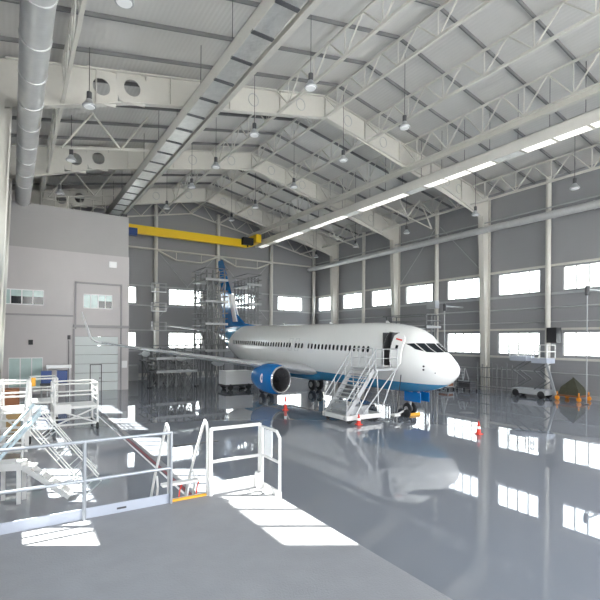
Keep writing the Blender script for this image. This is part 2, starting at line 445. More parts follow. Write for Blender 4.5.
# gable truss in front of the back wall
t = thing('gable_truss', (RX, YB-.95, 18), 'white lattice truss following the roof slope before the back wall', 'roof truss')
for s in (-1, 1):
    xe = RX+s*20.6
    MB().bar((RX, YB-.95, RTOP-.5), (xe, YB-.95, roofz(xe)-.5), .16, .16).build('top_chord', M['white_steel'], t)
    MB().bar((RX, YB-.95, RTOP-2.3), (xe, YB-.95, roofz(xe)-2.3), .16, .16).build('bottom_chord', M['white_steel'], t)
    for i in range(12):
        a = RX+s*20.6*i/12; b = RX+s*20.6*(i+1)/12
        za, zb_ = (roofz(a)-2.3, roofz(b)-.5) if i % 2 == 0 else (roofz(a)-.5, roofz(b)-2.3)
        MB().tube((a, YB-.95, za), (b, YB-.95, zb_), .06, 6).build('web_bar', M['white_steel'], t)
# wind beams between the back columns
xs = (10.2, 16.4, 25.4, 34.3, 42.0)
for i in range(4):
    a, b = xs[i], xs[i+1]; z = 17.2; y = YB-.95
    t = thing('wind_beam', ((a+b)/2, y, z), 'white bowed tie beam on the back wall, %s span from the office block' % ORD[i], 'beam', 'wind beams')
    MB().tube((a, y, z), (b, y, z), .13, 8).build('upper_tube', M['white_steel'], t)
    if i in (1, 2):
        p = a+(b-a)*.3; q = a+(b-a)*.7
        MB().path([(a, y, z), (p, y, z-1.2), (q, y, z-1.2), (b, y, z)], .12, 8).build('lower_tube', M['white_steel'], t)
        for u in (p, q): MB().tube((u, y, z), (u, y, z-1.2), .06, 6).build('strut', M['white_steel'], t)
for i, (a, b) in enumerate(((17, 24.8), (26, 33.8))):
    t = thing('cross_bracing', ((a+b)/2, YB-.3, 9), 'thin steel cross bracing on the back wall, %s panel from the left' % ORD[i], 'bracing')
    MB().tube((a, YB-.3, 8.2), (b, YB-.3, 16.8), .035, 6).build('brace_rod', M['grey_steel'], t)
    MB().tube((a, YB-.3, 16.8), (b, YB-.3, 8.2), .035, 6).build('brace_rod', M['grey_steel'], t)
t = thing('cross_bracing', (XR-.3, 33, 12.4), 'thin steel cross bracing high on the right wall', 'bracing')
for a, b in ((30.2, 36), (42.4, 36.7)): MB().tube((XR-.35, a, 12.5), (XR-.35, b, 18.6), .04, 6).build('brace_rod', M['grey_steel'], t)

# ceiling troughs; panel glow on the right stands in for reflected skylight
def trough(x0, x1, z0, z1, label, sky_glow):
    t = thing('ceiling_duct', ((x0+x1)/2, 25, z0), label, 'duct')
    mb = MB(); mb.box(x0, x0+.05, 2, 61, z0, z1); mb.box(x1-.05, x1, 2, 61, z0, z1); mb.box(x0, x1, 2, 61, z1-.05, z1)
    mb.build('casing', M['beige'], t)
    y = 3.0; k = 0
    while y < 60:
        m_ = M['foil']
        if sky_glow and k % 4 != 3: m_ = M['sky_glow']
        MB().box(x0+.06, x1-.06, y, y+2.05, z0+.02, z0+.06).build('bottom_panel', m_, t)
        if not sky_glow: MB().box(x0, x1, y+2.05, y+2.3, z0-.02, z0+.08).build('cross_slat', M['dark_steel'], t)
        if sky_glow or k % 2 == 0:
            for xx in (x0+.1,):
                MB().tube((xx, y, z1), (xx, y, roofz(xx)-.02), .02, 6).build('hanger_rod', M['dark_steel'], t)
        y += 2.3; k += 1
trough(30.85, 31.85, 18.95, 19.8, 'long beige ceiling trough on the right with a white underside glowing like reflected skylight', True)
trough(9.35, 10.5, 19.5, 20.3, 'long ceiling trough on the left with a foil underside and dark slats', False)

# yellow overhead crane
cr = thing('overhead_crane', (21, 59.2, 18.2), 'yellow overhead travelling crane girder above the airliner tail', 'crane')
mb = MB(); mb.prism([(11.6, 19.0), (12.9, 18.45), (28.6, 18.45), (29.5, 18.7), (29.5, 19.5), (11.6, 19.5)], 'y', 58.9, 59.5)
mb.build('girder', M['yellow'], cr)
MB().box(11.2, 11.8, 57.9, 60.5, 19.1, 20.3).build('end_carriage', M['dark_steel'], cr)
MB().box(29.5, 30.3, 57.9, 60.5, 19.1, 20.3).build('end_carriage', M['yellow'], cr)
mb = MB(); mb.box(12.1, 13.1, 58.2, 58.9, 18.0, 18.9); mb.build('drive_motor', M['deep_blue'], cr)
h = MB().box(27.6, 29.2, 58.2, 58.88, 18.7, 19.7); h = h.build('hoist_trolley', M['black'], cr)
MB().tube((28.4, 58.5, 18.7), (28.4, 58.5, 18.4), .12, 8).build('hook_block', M['black'], h)

# ducts
def duct(P, r, name, label, step=2.2, m='galv', cat='duct'):
    t = thing(name, P[0], label, cat)
    MB().path(P, r, 20).build('duct_run', M[m], t, smooth=True)
    for a, b in zip(P, P[1:]):
        a, b = V(a), V(b); L = (b-a).length; d = (b-a)/L; n = int(L/step)
        for i in range(1, n):
            c = a+d*(i*step)
            MB().tube(c-d*.05, c+d*.05, r+.035, 20).build('joint_ring', M['galv'], t, smooth=True)
duct([(.75, 7, 17.5), (.75, 47.45, 17.5)], .58, 'ventilation_duct', 'large round galvanised duct hanging along the upper left', 2.9)
duct([(XR-1.95, 2, 16.6), (XR-1.95, 61.5, 16.6)], .34, 'ventilation_duct', 'long round galvanised duct running along the right wall', 3.3)
tag(MB().tube((XR-.9, 2, 17.6), (XR-.9, 61.5, 17.6), .07, 8).build('service_pipe', M['grey_steel'], origin='base'), 'thin pipe above the round duct on the right wall', 'pipe')
for z, w in ((8.35, .12), (7.0, .06), (2.2, .05)):
    tag(MB().tube((XR-.14, 4, z), (XR-.14, 61, z), w/2+.02, 8).build('service_pipe', M['grey_steel'], origin='base'),
        {8.35: 'thick grey pipe between the two window rows on the right wall', 7.0: 'thin pipe just above the lower windows on the right wall', 2.2: 'low thin pipe near the foot of the right wall'}[z], 'pipe')

# high bay pendants
def pendant():
    t = thing('pendant_lamp', (0, 0, 0), '', 'lamp', 'high bay lamps')
    mb = MB(); mb.lathe((0,0,0), (0,0,1), [(0, .36), (.05, .38), (.34, .17), (.42, .15)], 20); mb.build('reflector', M['alu'], t, smooth=True)
    mb = MB(); mb.lathe((0,0,.42), (0,0,1), [(0, .14), (.4, .14), (.45, .08)], 14); mb.build('ballast_box', M['dark_steel'], t, smooth=True)
    MB().lathe((0,0,-.04), (0,0,1), [(0, .28), (.05, .31)], 16).build('lens', M['white'], t, smooth=True)
    return t
lamp0 = pendant(); first = True
rows = {'left aisle': (3.6, [18.5, 27.9, 37.1, 46.2], 18.2), 'row left of ridge': (14.3, [21.4, 28.5, 35.6, 41.6, 49.8], 19.5),
        'row right of ridge': (22.3, [21.9, 28.6, 36.1, 44.1, 50.4], 19.5), 'right aisle': (38.0, [9.4, 18.6, 27.8, 36.9, 46.0, 55.1], 17.4)}
for rn, (x, ys, z) in rows.items():
    for i, y in enumerate(ys):
        o = lamp0 if first else copy_tree(lamp0); first = False
        o.location = (x, y, z); o['label'] = 'round high bay lamp in the %s, %s from camera' % (rn, ORD[i])
        dz = roofz(x)-.02-(z+.85)
        MB().tube((x, y, z+.85), (x, y, z+.85+dz), .02, 6).build('rod', M['dark_steel'], o)

# ------------------------------------------------------------------ office block on the left
YO, XO, HO = 47.5, 9.9, 17.35
ob = thing('office_block', (4, YO, 0), 'tall windowed grey office block built inside the hangar on the left', 'building')
def wall_holes_b(z0, z1, y, holes):
    mb = wall_with_holes('y', y, .3, XL+.02, XO, lambda u: z1, holes)
    for i, p in enumerate(mb.v):
        if p[2] < z0: mb.v[i] = (p[0], p[1], z0)
    return mb
oh = [(-1.0, 2.45, 8.1, 9.5), (5.75, 8.35, 8.0, 9.4), (5.05, 8.9, 0, 5.3), (-.25, 2.4, .6, 3.35)]
wall_with_holes('y', YO, .3, XL+.02, XO, lambda u: 13.3, oh).build('lower_wall', M['building_low'], ob)
mb = MB(); mb.box(XL+.02, XO-.05, YO+.12, YO+.3, 13.3, HO); mb.build('upper_wall', M['building_up'], ob)
MB().box(XO-.3, XO, YO+.3, YB-.02, 0, 13.3).build('side_wall', M['building_low'], ob)
MB().box(XO-.3, XO-.05, YO+.3, YB-.02, 13.3, HO).build('upper_side_wall', M['building_up'], ob)
MB().box(XL+.02, XO-.3, YO+.3, YB-.02, HO-.3, HO-.02).build('flat_roof', M['building_up'], ob)
mb = MB(); mb.box(5.0, 5.12, YO-.2, YO, 6.0, 10.5); mb.box(9.1, 9.22, YO-.2, YO, 0, 10.5); mb.box(5.0, 9.22, YO-.2, YO, 10.35, 10.5); mb.box(4.85, 5.0, YO-.2, YO, 0, 6.0)
mb.build('door_surround', M['trim'], ob)
MB().box(XL+.02, 4.85, YO-.22, YO, 7.15, 7.3).build('ledge', M['trim'], ob)
MB().box(4.85, 9.9, YO-.35, YO, 6.15, 6.4).build('ledge', M['trim'], ob)
def office_window(name, x0, x1, z0, z1, n, dark, label, glassm):
    w = thing(name, ((x0+x1)/2, YO+.1, z0), label, 'window', kind='structure')
    mb = MB(); t = .09
    mb.box(x0, x1, YO+.02, YO+.14, z0, z0+t); mb.box(x0, x1, YO+.02, YO+.14, z1-t, z1)
    for i in range(n+1):
        c = x0+(x1-x0)*i/n; a = max(x0, c-t/2); b = min(x1, c+t/2); mb.box(a, b, YO+.03, YO+.13, z0+t, z1-t)
    mb.build('window_frame', M['white'], w)
    for i in range(n):
        a = x0+(x1-x0)*i/n+.05; b = x0+(x1-x0)*(i+1)/n-.05
        MB().box(a, b, YO+.07, YO+.09, z0+t, z1-t).build('window_pane', M['dark_glass'] if i in dark else M[glassm], w)
        if i in dark: MB().box(a, b, YO+.05, YO+.06, z1-t-.55, z1-t).build('roller_blind', M['teal_glass'], w)
office_window('window_51', -1.0, 2.45, 8.1, 9.5, 4, (1, 2, 3), 'office block window on the upper left with three dark panes', 'teal_glass')
office_window('window_52', 5.75, 8.35, 8.0, 9.4, 4, (2, 3), 'office block window above the white sectional door', 'teal_glass')
office_window('window_53', -.25, 2.4, .6, 3.35, 3, (), 'teal glazed ground floor window of the office block', 'teal_glass')
dr = thing('door_1', (7, YO+.1, 0), 'white sectional overhead door in the office block', 'door', kind='structure')
for i in range(6):
    z = i*5.3/6
    MB().box(5.05, 8.9, YO+.06, YO+.14, z+.02, z+5.3/6-.02).build('door_panel', M['door_white'], dr)
mb = MB(); mb.box(6.35, 6.42, YO+.02, YO+.06, 0, 2.6); mb.box(7.35, 7.42, YO+.02, YO+.06, 0, 2.6); mb.box(6.35, 7.42, YO+.02, YO+.06, 2.53, 2.6)
mb.build('wicket_frame', M['dark_steel'], dr)
MB().box(7.2, 7.3, YO+.0, YO+.06, 1.2, 1.3).build('door_handle', M['dark_steel'], dr)
tag(B(8.0, 8.7, YO-.12, YO, 12.1, 12.7).build('wall_vent', M['white'], origin='base'), 'small white vent plate high on the office block wall', 'vent')
tag(B(1.25, 1.6, YO-.12, YO, 4.5, 4.95).build('alarm_box', M['black'], origin='base'), 'small black box on the office block above the teal window', 'box')
tag(B(4.4, 4.65, YO-.12, YO, 5.0, 5.4).build('alarm_box', M['dark_steel'], origin='base'), 'small grey box on the office block left of the white door', 'box')
tag(B(9.25, 9.75, YO-.06, YO, 2.2, 2.9).build('notice', M['white'], origin='base'), 'white notice on the office block right of the sectional door', 'notice')
tag(MB().tube((4.5, YO-.1, 0), (4.5, YO-.1, 4.9), .05, 8).build('drain_pipe', M['trim'], origin='base'), 'thin vertical pipe on the office block left of the white door', 'pipe')
tag(B(10.3, 11.5, 57, 57.8, 0, 2.2).build('locker', M['brown'], origin='base'), 'reddish brown locker beside the office block corner', 'locker')
tag(B(11.7, 13.1, 57.2, 58, 0, 1.9).build('locker', M['grey_steel'], origin='base'), 'grey locker right of the reddish brown one', 'locker')
# catwalk rail on the office roof
t = thing('roof_railing', (5, YO+.5, HO), 'grey guard railing on top of the office block', 'railing')
for x in [2.2+i*1.1 for i in range(6)]:
    MB().tube((x, YO+.5, HO-.02), (x, YO+.5, HO+1.3), .035, 6).build('post', M['white_steel'], t)
for z in (.65, 1.3): MB().tube((2.2, YO+.5, HO+z), (7.7, YO+.5, HO+z), .035, 6).build('rail', M['white_steel'], t)

# ------------------------------------------------------------------ the airliner
AX, AY = 23.3, 18.2
ac = thing('airliner', (AX, AY, 0), 'white twin engine jet airliner with blue belly, engines and tail parked in the hangar', 'airplane')
PROF = [  # a, top, bottom, half width
 (0, 3.23, 3.17, .03), (.06, 3.48, 2.95, .25), (.2, 3.68, 2.78, .45), (.5, 3.95, 2.52, .76), (1.0, 4.35, 2.2, 1.1), (1.6, 4.74, 1.95, 1.38),
 (2.1, 5.18, 1.82, 1.53), (2.6, 5.62, 1.72, 1.64), (3.1, 5.9, 1.64, 1.73), (3.55, 6.04, 1.59, 1.79), (3.95, 6.13, 1.56, 1.82), (4.8, 6.28, 1.52, 1.86),
 (5.7, 6.38, 1.5, 1.88), (7.5, 6.45, 1.5, 1.88), (12, 6.5, 1.52, 1.88), (18, 6.57, 1.56, 1.88), (24, 6.65, 1.62, 1.88), (26.5, 6.69, 1.72, 1.87), (29, 6.72, 2.25, 1.78),
 (31.5, 6.74, 3.05, 1.55), (34, 6.72, 3.95, 1.15), (36, 6.66, 4.7, .75), (37.4, 6.55, 5.25, .42), (38.0, 6.4, 5.6, .2)]
def prof(a):
    for p, q in zip(PROF, PROF[1:]):
        if a <= q[0]:
            t = (a-p[0])/(q[0]-p[0]); return [p[i]+(q[i]-p[i])*t for i in (1, 2, 3)]
    return list(PROF[-1][1:])
def surf(a, ang, off=0, side=-1):   # ang from top in degrees; side -1 = toward -X
    t, b, w = prof(a); c = (t+b)/2; hh = (t-b)/2; r = math.radians(ang)
    return V((AX+side*(w+off)*math.sin(r), AY+a, c+(hh+off)*math.cos(r)))
NS = 64
st = []
for p, q in zip(PROF, PROF[1:]):
    n = max(1, int((q[0]-p[0])/1.2)); st += [p[0]+(q[0]-p[0])*k/n for k in range(n)]
st.append(38.0)
mb = MB()
mb.rings([[surf(a, 360*k/NS) for k in range(NS)] for a in st])
# cut the doorway out of the near side (angles 47..101 on side -1)
kf = [i for i, f in enumerate(mb.f) if len(f) == 4]
keep_f = []; keep_m = []
for f, m_ in zip(mb.f, mb.mi):
    c = sum((V(mb.v[i]) for i in f), V())/len(f)
    if len(f) == 4 and 3.95 < c.y-AY < 4.8 and c.x < AX and 3.45 < c.z < 5.62: continue
    keep_f.append(f); keep_m.append(m_)
mb.f, mb.mi = keep_f, keep_m
fus = mb.build('fuselage', M['fuselage'], ac, smooth=60)
# entrance recess behind the doorway
mb = MB(); mb.box(AX-1.1, AX-1.06, AY+3.9, AY+4.85, 3.4, 5.65); mb.box(AX-1.78, AX-1.1, AY+3.9, AY+3.94, 3.4, 5.65); mb.box(AX-1.78, AX-1.1, AY+4.81, AY+4.85, 3.4, 5.65); mb.box(AX-1.78, AX-1.1, AY+3.9, AY+4.85, 3.34, 3.4)
mb.build('entrance', M['dark_steel'], ac)
def patch(a0, a1, g0, g1, off, th, side=-1, na=4, ng=6, corner=.0):
    """curved slab lying on the fuselage skin"""
    mb = MB(); R = []
    for layer in (off, off+th):
        for i in range(na+1):
            for j in range(ng+1):
                a = a0+(a1-a0)*i/na; g = g0+(g1-g0)*j/ng
                if corner and i in (0, na) and j in (0, ng):
                    g += (g1-g0)*corner*(1 if j == 0 else -1)
                mb.v.append(tuple(surf(a, g, layer, side)))
    W = ng+1; N = (na+1)*W
    for i in range(na):
        for j in range(ng):
            q = (i*W+j, i*W+j+1, (i+1)*W+j+1, (i+1)*W+j)
            mb.f.append(q); mb.f.append(tuple(N+x for x in reversed(q)))
    edge = [i*W for i in range(na+1)] + [na*W+j for j in range(1, W)] + [i*W+ng for i in reversed(range(na))] + [j for j in reversed(range(1, ng))]
    for a, b in zip(edge, edge[1:]+edge[:1]): mb.f.append((a, b, b+N, a+N))
    mb.mi = [0]*len(mb.f); return mb
door = patch(2.95, 3.85, 45, 99, .22, .08, corner=.12); door = door.build('cabin_door', M['fuselage'], ac, smooth=True)
patch(3.1, 3.6, 55, 57.5, .305, .01).build('door_marking', M['red'], door)
patch(3.25, 3.45, 66, 72, .305, .01).build('door_window', M['dark_glass'], door)
# seam frame round the opening
for a in (3.9, 4.83): patch(a, a+.05, 44, 103, .0, .02, na=1, ng=10).build('door_frame', M['hub'], ac)
# far side doors and overwing exits drawn as thin seams
def seam(a0, a1, g0, g1, side, name):
    mb = MB()
    for A in ((a0, a0+.03, g0, g1), (a1-.03, a1, g0, g1), (a0, a1, g0, g0+.5), (a0, a1, g1-.5, g1)):
        p = patch(*A, .0, .012, side, 2, 8); n = len(mb.v); mb.v += p.v; mb.f += [tuple(i+n for i in f) for f in p.f]; mb.mi += p.mi
    mb.build(name, M['hub'], ac)
seam(15.6, 16.2, 62, 88, -1, 'exit_seam'); seam(16.7, 17.3, 62, 88, -1, 'exit_seam'); seam(30.1, 30.9, 48, 98, -1, 'exit_seam')
seam(4.0, 4.8, 48, 98, 1, 'exit_seam'); seam(30.1, 30.9, 48, 98, 1, 'exit_seam')
# cabin windows
a = 6.3; k = 0
while a < 30:
    if not (k in (16, 20)):
        for side in (-1, 1):
            t_, b_, w_ = prof(a); c = (t_+b_)/2; hh = (t_-b_)/2; zc = 4.47+.014*(a-6.3)
            g1 = math.degrees(math.acos(max(-1, min(1, (zc-.22-c)/hh)))); g0 = math.degrees(math.acos(min(1, (zc+.22-c)/hh)))
            patch(a-.13, a+.13, g0, g1, .004, .012, side, 4, 4, .22).build('cabin_window', M['dark_glass'], ac)
    a += .512; k += 1
# flight deck windows: panes bounded by height and by angle round the nose
def a_at(g, z):
    lo, hi = .1, 6.0
    for _ in range(40):
        m_ = (lo+hi)/2; t, b, w = prof(m_)
        if (t+b)/2+(t-b)/2*math.cos(math.radians(g)) < z: lo = m_
        else: hi = m_
    return (lo+hi)/2
for side in (-1, 1):
    for g0, g1, zl0, zl1, zh0, zh1 in ((3, 27, 4.38, 4.36, 4.92, 4.93), (29.5, 45, 4.36, 4.38, 4.93, 4.93), (47.5, 57, 4.42, 4.55, 4.93, 4.90)):
        mb = MB(); n = 6; N = (n+1)**2
        for L in (.004, .02):
            for i in range(n+1):
                for j in range(n+1):
                    f, h = i/n, j/n; g = g0+(g1-g0)*f
                    z = (zl0+(zl1-zl0)*f)*(1-h)+(zh0+(zh1-zh0)*f)*h
                    p = surf(a_at(g, z), g, L, side); mb.v.append((p.x, p.y-L, p.z))
        W_ = n+1
        for i in range(n):
            for j in range(n):
                q = (i*W_+j, i*W_+j+1, (i+1)*W_+j+1, (i+1)*W_+j); mb.f.append(q); mb.f.append(tuple(N+x for x in reversed(q)))
        ed = [i*W_ for i in range(W_)]+[n*W_+j for j in range(1, W_)]+[i*W_+n for i in reversed(range(n))]+[j for j in reversed(range(1, n))]
        for p, q in zip(ed, ed[1:]+ed[:1]): mb.f.append((p, q, q+N, p+N))
        mb.mi = [0]*len(mb.f); mb.build('cockpit_window', M['dark_glass'], ac, smooth=True)
# sensors on the nose
for a, g, nm in ((1.55, 93, 'sensor'), (1.55, 84, 'sensor'), (.9, 100, 'sensor')):
    p = surf(a, g, -.01); q = surf(a, g, .05)
    MB().tube(p, q, .06 if a > 1 else .03, 10).build(nm, M['black'], ac)
# antennas on the crown
for a in (6.0, 13.0, 21.0):
    p = surf(a, 0, -.02); mb = MB(); mb.prism([(AY+a, p.z), (AY+a+.4, p.z), (AY+a+.4, p.z+.2), (AY+a+.25, p.z+.2)], 'x', AX-.03, AX+.03); mb.build('antenna', M['white'], ac)

def airfoil(n=14):
    pts = []
    for k in range(n):
        x = .5*(1+math.cos(PI*k/n)); y = .6*(.2969*math.sqrt(x)-.126*x-.3516*x*x+.2843*x**3-.1036*x**4); pts.append((x, y*1.0))
    for k in range(n):
        x = .5*(1-math.cos(PI*k/n)); y = -.6*(.2969*math.sqrt(x)-.126*x-.3516*x*x+.2843*x**3-.1036*x**4)*.7; pts.append((x, y))
    return pts
AF = airfoil()
def wing_sections(secs, side):   # (lateral, LE station, chord, z of chord line, thickness scale)
    return [[V((AX+side*l, AY+le+x*c, z+y*c*th)) for x, y in AF] for l, le, c, z, th in secs]
for side in (-1, 1):
    W = [(1.2, 13.2, 8.6, 2.35, 1.25), (1.9, 13.7, 8.0, 2.5, 1.25), (5.6, 16.1, 4.9, 2.95, 1.2), (11, 19.0, 3.3, 3.75, 1.1), (17.0, 22.3, 1.65, 4.75, 1.0)]
    w = MB(); w.rings(wing_sections(W, side)); w = w.build('wing', M['wing'], ac, smooth=50)
    # slat line and flap gap
    mb = MB()
    for (l0, e0, z0), (l1, e1, z1) in (((5.6, 16.1, 2.95), (11, 19.0, 3.75)), ((11, 19.0, 3.75), (16.8, 22.2, 4.72))):
        mb.tube((AX+side*l0, AY+e0+.02, z0), (AX+side*l1, AY+e1+.02, z1), .06, 8)
    mb.build('leading_edge', M['chrome'], w, smooth=True)
    # winglet: curved blend and upright blade
    secs = []
    for t in [i/8 for i in range(9)]:
        ang = t*math.radians(72)
        l = 17.0+.75*math.sin(ang); z = 4.75+.75*(1-math.cos(ang)); secs.append((l, z, 22.3+t*.75, 1.65-.35*t, ang))
    l, z, le, c, an = secs[-1]
    for t in (.5, 1): secs.append((l+.55*t, z+2.15*t, le+1.25*t, c-.75*t, an))
    R = [[V((AX+side*(l-math.sin(an)*y*c), AY+le+x*c, z+math.cos(an)*y*c)) for x, y in AF] for l, z, le, c, an in secs]
    mb = MB(); mb.rings(R); mb.build('winglet', M['white'], ac, smooth=50)
    # flap track fairings
    for l, le in ((7.6, 20.0), (10.6, 21.4), (13.4, 22.4)):
        z = 2.95+(l-5.6)*.145-.22
        MB().lathe((AX+side*l, AY+le-1.3, z), (0, 1, -.04), [(0, .03), (.3, .16), (1.0, .24), (2.0, .2), (2.9, .04)], 14, sx=.8, sy=1.2).build('flap_fairing', M['wing'], w, smooth=True)
    # tailplane
    T = [(.3, 33.0, 4.2, 5.95, .8), (1.1, 33.5, 3.8, 6.0, .8), (7.1, 37.2, 1.4, 6.75, .8)]
    MB().rings(wing_sections(T, side)).build('tailplane', M['wing'], ac, smooth=50)
    # engine
    ex, ez = AX+side*4.83, 1.84; ey = AY+13.4
    e = MB().lathe((ex, ey, ez), (0, 1, 0), [(.12, .93), (.35, 1.0), (.9, 1.07), (1.8, 1.09), (2.7, 1.04), (3.4, .93), (3.95, .8), (3.95, .7), (2.5, .72)], 36, sx=1.0, sy=1.2)
    e.f = e.f[:-2]; e.mi = e.mi[:-2]
    e = e.build('engine', M['blue'], ac, smooth=True)
    mb = MB().lathe((ex, ey, ez), (0, 1, 0), [(.13, .935), (.03, .91), (0, .87), (.03, .82), (.25, .79), (.8, .78)], 36, sx=1.0, sy=1.2)
    mb.f = mb.f[:-2]; mb.mi = mb.mi[:-2]; mb.build('inlet_lip', M['chrome'], e, smooth=True)
    mb = MB().lathe((ex, ey, ez), (0, 1, 0), [(.8, .78), (.85, .3), (.82, .28)], 36, sx=1.0, sy=1.2); mb.build('fan_disc', M['black'], e, smooth=True)
    mb = MB()
    for q in range(24):
        an = 2*PI*q/24; c, s_ = math.cos(an), math.sin(an); tx, tz = -s_, c
        mb.quadbox([(ex+c*.22-tx*.03, ey+.66, ez+1.2*(s_*.22-tz*.03)), (ex+c*.76-tx*.05, ey+.70, ez+1.2*(s_*.76-tz*.05)), (ex+c*.76-tx*.03, ey+.74, ez+1.2*(s_*.76-tz*.03)), (ex+c*.22, ey+.70, ez+1.2*s_*.22),
                    (ex+c*.22+tx*.03, ey+.72, ez+1.2*(s_*.22+tz*.03)), (ex+c*.76+tx*.06, ey+.78, ez+1.2*(s_*.76+tz*.06)), (ex+c*.76+tx*.04, ey+.8, ez+1.2*(s_*.76+tz*.04)), (ex+c*.22, ey+.77, ez+1.2*s_*.22)])
    mb.build('fan_blades', M['fan'], e)
    MB().lathe((ex, ey+.4, ez), (0, 1, 0), [(0, .01), (.12, .12), (.4, .24)], 20, sx=1, sy=1.2).build('spinner', M['fan'], e, smooth=True)
    MB().lathe((ex, ey+3.4, ez), (0, 1, 0), [(0, .62), (.9, .5), (1.3, .36)], 24, sx=1, sy=1.2).build('exhaust_nozzle', M['hub'], e, smooth=True)
    MB().lathe((ex, ey+4.5, ez), (0, 1, 0), [(0, .3), (.5, .2), (1.0, .03)], 20).build('exhaust_cone', M['dark_steel'], e, smooth=True)
    if True:
        s2 = side
        mb = MB(); nn = 24; lay = []
        for d in (0.0, .015):
            for q in range(nn):
                an = 2*PI*q/nn; yy = 1.45+.2*math.cos(an); th = math.radians(4+17*math.sin(an)); R0 = 1.085+d
                lay.append((ex-math.cos(th)*R0, ey+yy, ez+1.2*math.sin(th)*R0))
        mb.v = lay; mb.f = [tuple(range(nn)), tuple(reversed(range(nn, 2*nn)))]+[(q, (q+1) % nn, nn+(q+1) % nn, nn+q) for q in range(nn)]; mb.mi = [0]*len(mb.f)
        mb.build('engine_emblem', M['white'], e)
    mb = MB(); mb.prism([(ey+1.2, ez+1.2), (ey+4.6, ez+.75), (ey+6.0, 2.85), (ey+3.2, 3.1)], 'x', ex-.16, ex+.16); mb.build('engine_pylon', M['wing'], ac)
    # main gear
    gx, gy = AX+side*2.86, AY+19.6
    MB().tube((gx, gy, .55), (gx-side*.1, gy, 2.5), .14, 12).build('main_strut', M['alu'], ac, smooth=True)
    MB().tube((gx-side*.1, gy, 1.3), (gx-side*1.3, gy, 2.1), .07, 8).build('side_brace', M['alu'], ac)
    for d in (-.43, .43):
        wv = MB().lathe((gx+d-.18, gy, .6), (1, 0, 0), [(0, .42), (.03, .54), (.1, .6), (.26, .6), (.33, .54), (.36, .42)], 28).build('main_wheel', M['black'], ac, smooth=True)
        MB().lathe((gx+d-.2, gy, .6), (1, 0, 0), [(0, .28), (.4, .28)], 20).build('wheel_hub', M['hub'], wv)
    MB().tube((gx-.45, gy, .6), (gx+.45, gy, .6), .09, 10).build('axle', M['alu'], ac)
    mb = MB(); mb.box(gx+side*.75-.03, gx+side*.75+.03, gy-.55, gy+.5, 1.0, 2.3); mb.build('gear_door', M['fuselage'], ac)
# belly fairing
MB().lathe((AX, AY+12.0, 2.35), (0, 1, 0), [(0, .1), (1.2, 1.3), (3, 1.9), (8.5, 1.95), (10.5, 1.4), (12, .2)], 32, sx=1.0, sy=.48).build('belly_fairing', M['fuselage'], ac, smooth=True)
# fin with dorsal fillet and rudder
def finsec(z, le, c, th):
    return [V((AX+y*c*th, AY+le+x*c, z)) for x, y in AF]
fin = MB().rings([finsec(6.2, 31.2, 5.6, .55), finsec(7.2, 32.0, 4.9, .55), finsec(15.2, 36.9, 1.9, .5), finsec(15.6, 37.3, 1.4, .3)]).build('fin', M['blue'], ac, smooth=50)
MB().prism([(AY+27.2, 6.68), (AY+33.5, 6.5), (AY+33.5, 8.6), (AY+30.6, 7.1)], 'x', AX-.1, AX+.1).build('dorsal_fillet', M['blue'], ac)
mb = MB().prism([(AY+32.2, 7.3), (AY+33.3, 7.3), (AY+34.7, 10.8), (AY+34.1, 10.8)], 'x', AX-.24, AX+.24); mb.build('fin_marking', M['white'], fin)
# nose gear
ng = AY+4.0
MB().tube((AX, ng, .45), (AX, ng-.1, 1.75), .11, 12).build('nose_strut', M['alu'], ac, smooth=True)
MB().tube((AX, ng-.05, 1.0), (AX, ng-1.0, 1.75), .05, 8).build('drag_brace', M['alu'], ac)
for d in (-.24, .24):
    wv = MB().lathe((AX+d-.11, ng, .4), (1, 0, 0), [(0, .26), (.02, .35), (.07, .4), (.15, .4), (.2, .35), (.22, .26)], 26).build('nose_wheel', M['black'], ac, smooth=True)
    MB().lathe((AX+d-.125, ng, .4), (1, 0, 0), [(0, .18), (.25, .18)], 18).build('wheel_hub', M['hub'], wv)
MB().tube((AX-.3, ng, .4), (AX+.3, ng, .4), .05, 8).build('axle', M['alu'], ac)
for d in (-.42, .42):
    MB().box(AX+d-.025, AX+d+.025, ng-1.35, ng+.1, .98, 1.62).build('nose_gear_door', M['blue'], ac)
# ------------------------------------------------------------------ wheel chocks, tow bar
for s in (-1, 1):
    mb = MB(); y = ng+s*.47; mb.prism([(y-.1, 0), (y+.1, 0), (y, .17)], 'x', AX-.5, AX+.5)
    tag(mb.build('wheel_chock', M['amber'], origin='base'), 'yellow chock %s the nose wheels of the airliner' % ('ahead of' if s < 0 else 'behind'), 'chock', 'nose wheel chocks')
tb = thing('tow_bar', (20.6, 21.3, 0), 'white wheeled tow bar lying between the boarding steps and nose wheel', 'tow bar')
MB().tube((20.7, 20.9, .35), (22.6, 21.9, .4), .06, 8).build('bar', M['rail_white'], tb)
MB().box(20.4, 20.9, 20.7, 21.1, .3, .42).build('hitch', M['rail_white'], tb)
for s in (-1, 1):
    MB().lathe((22.15-.05, 21.6+s*.25, .27), (1, .2, 0), [(0, .2), (.03, .27), (.09, .27), (.12, .2)], 20).build('wheel', M['black'], tb, smooth=True)
MB().tube((22.2, 21.35, .27), (22.2, 21.85, .27), .04, 8).build('axle', M['dark_steel'], tb)
# headset cable from the nose
P = [surf(3.3, 116, .0)+V((0, 0, 0))]
e0 = P[0]; P = [e0+(V((20.9, 21.2, .05))-e0)*t+V((0, 0, -.35*math.sin(PI*t))) for t in [i/10 for i in range(11)]]
P = [V((p.x, p.y, max(p.z, .03))) for p in P]
tag(MB().path(P, .025, 6).build('cable', M['black']), 'black cable hanging from the airliner nose to the floor', 'cable')

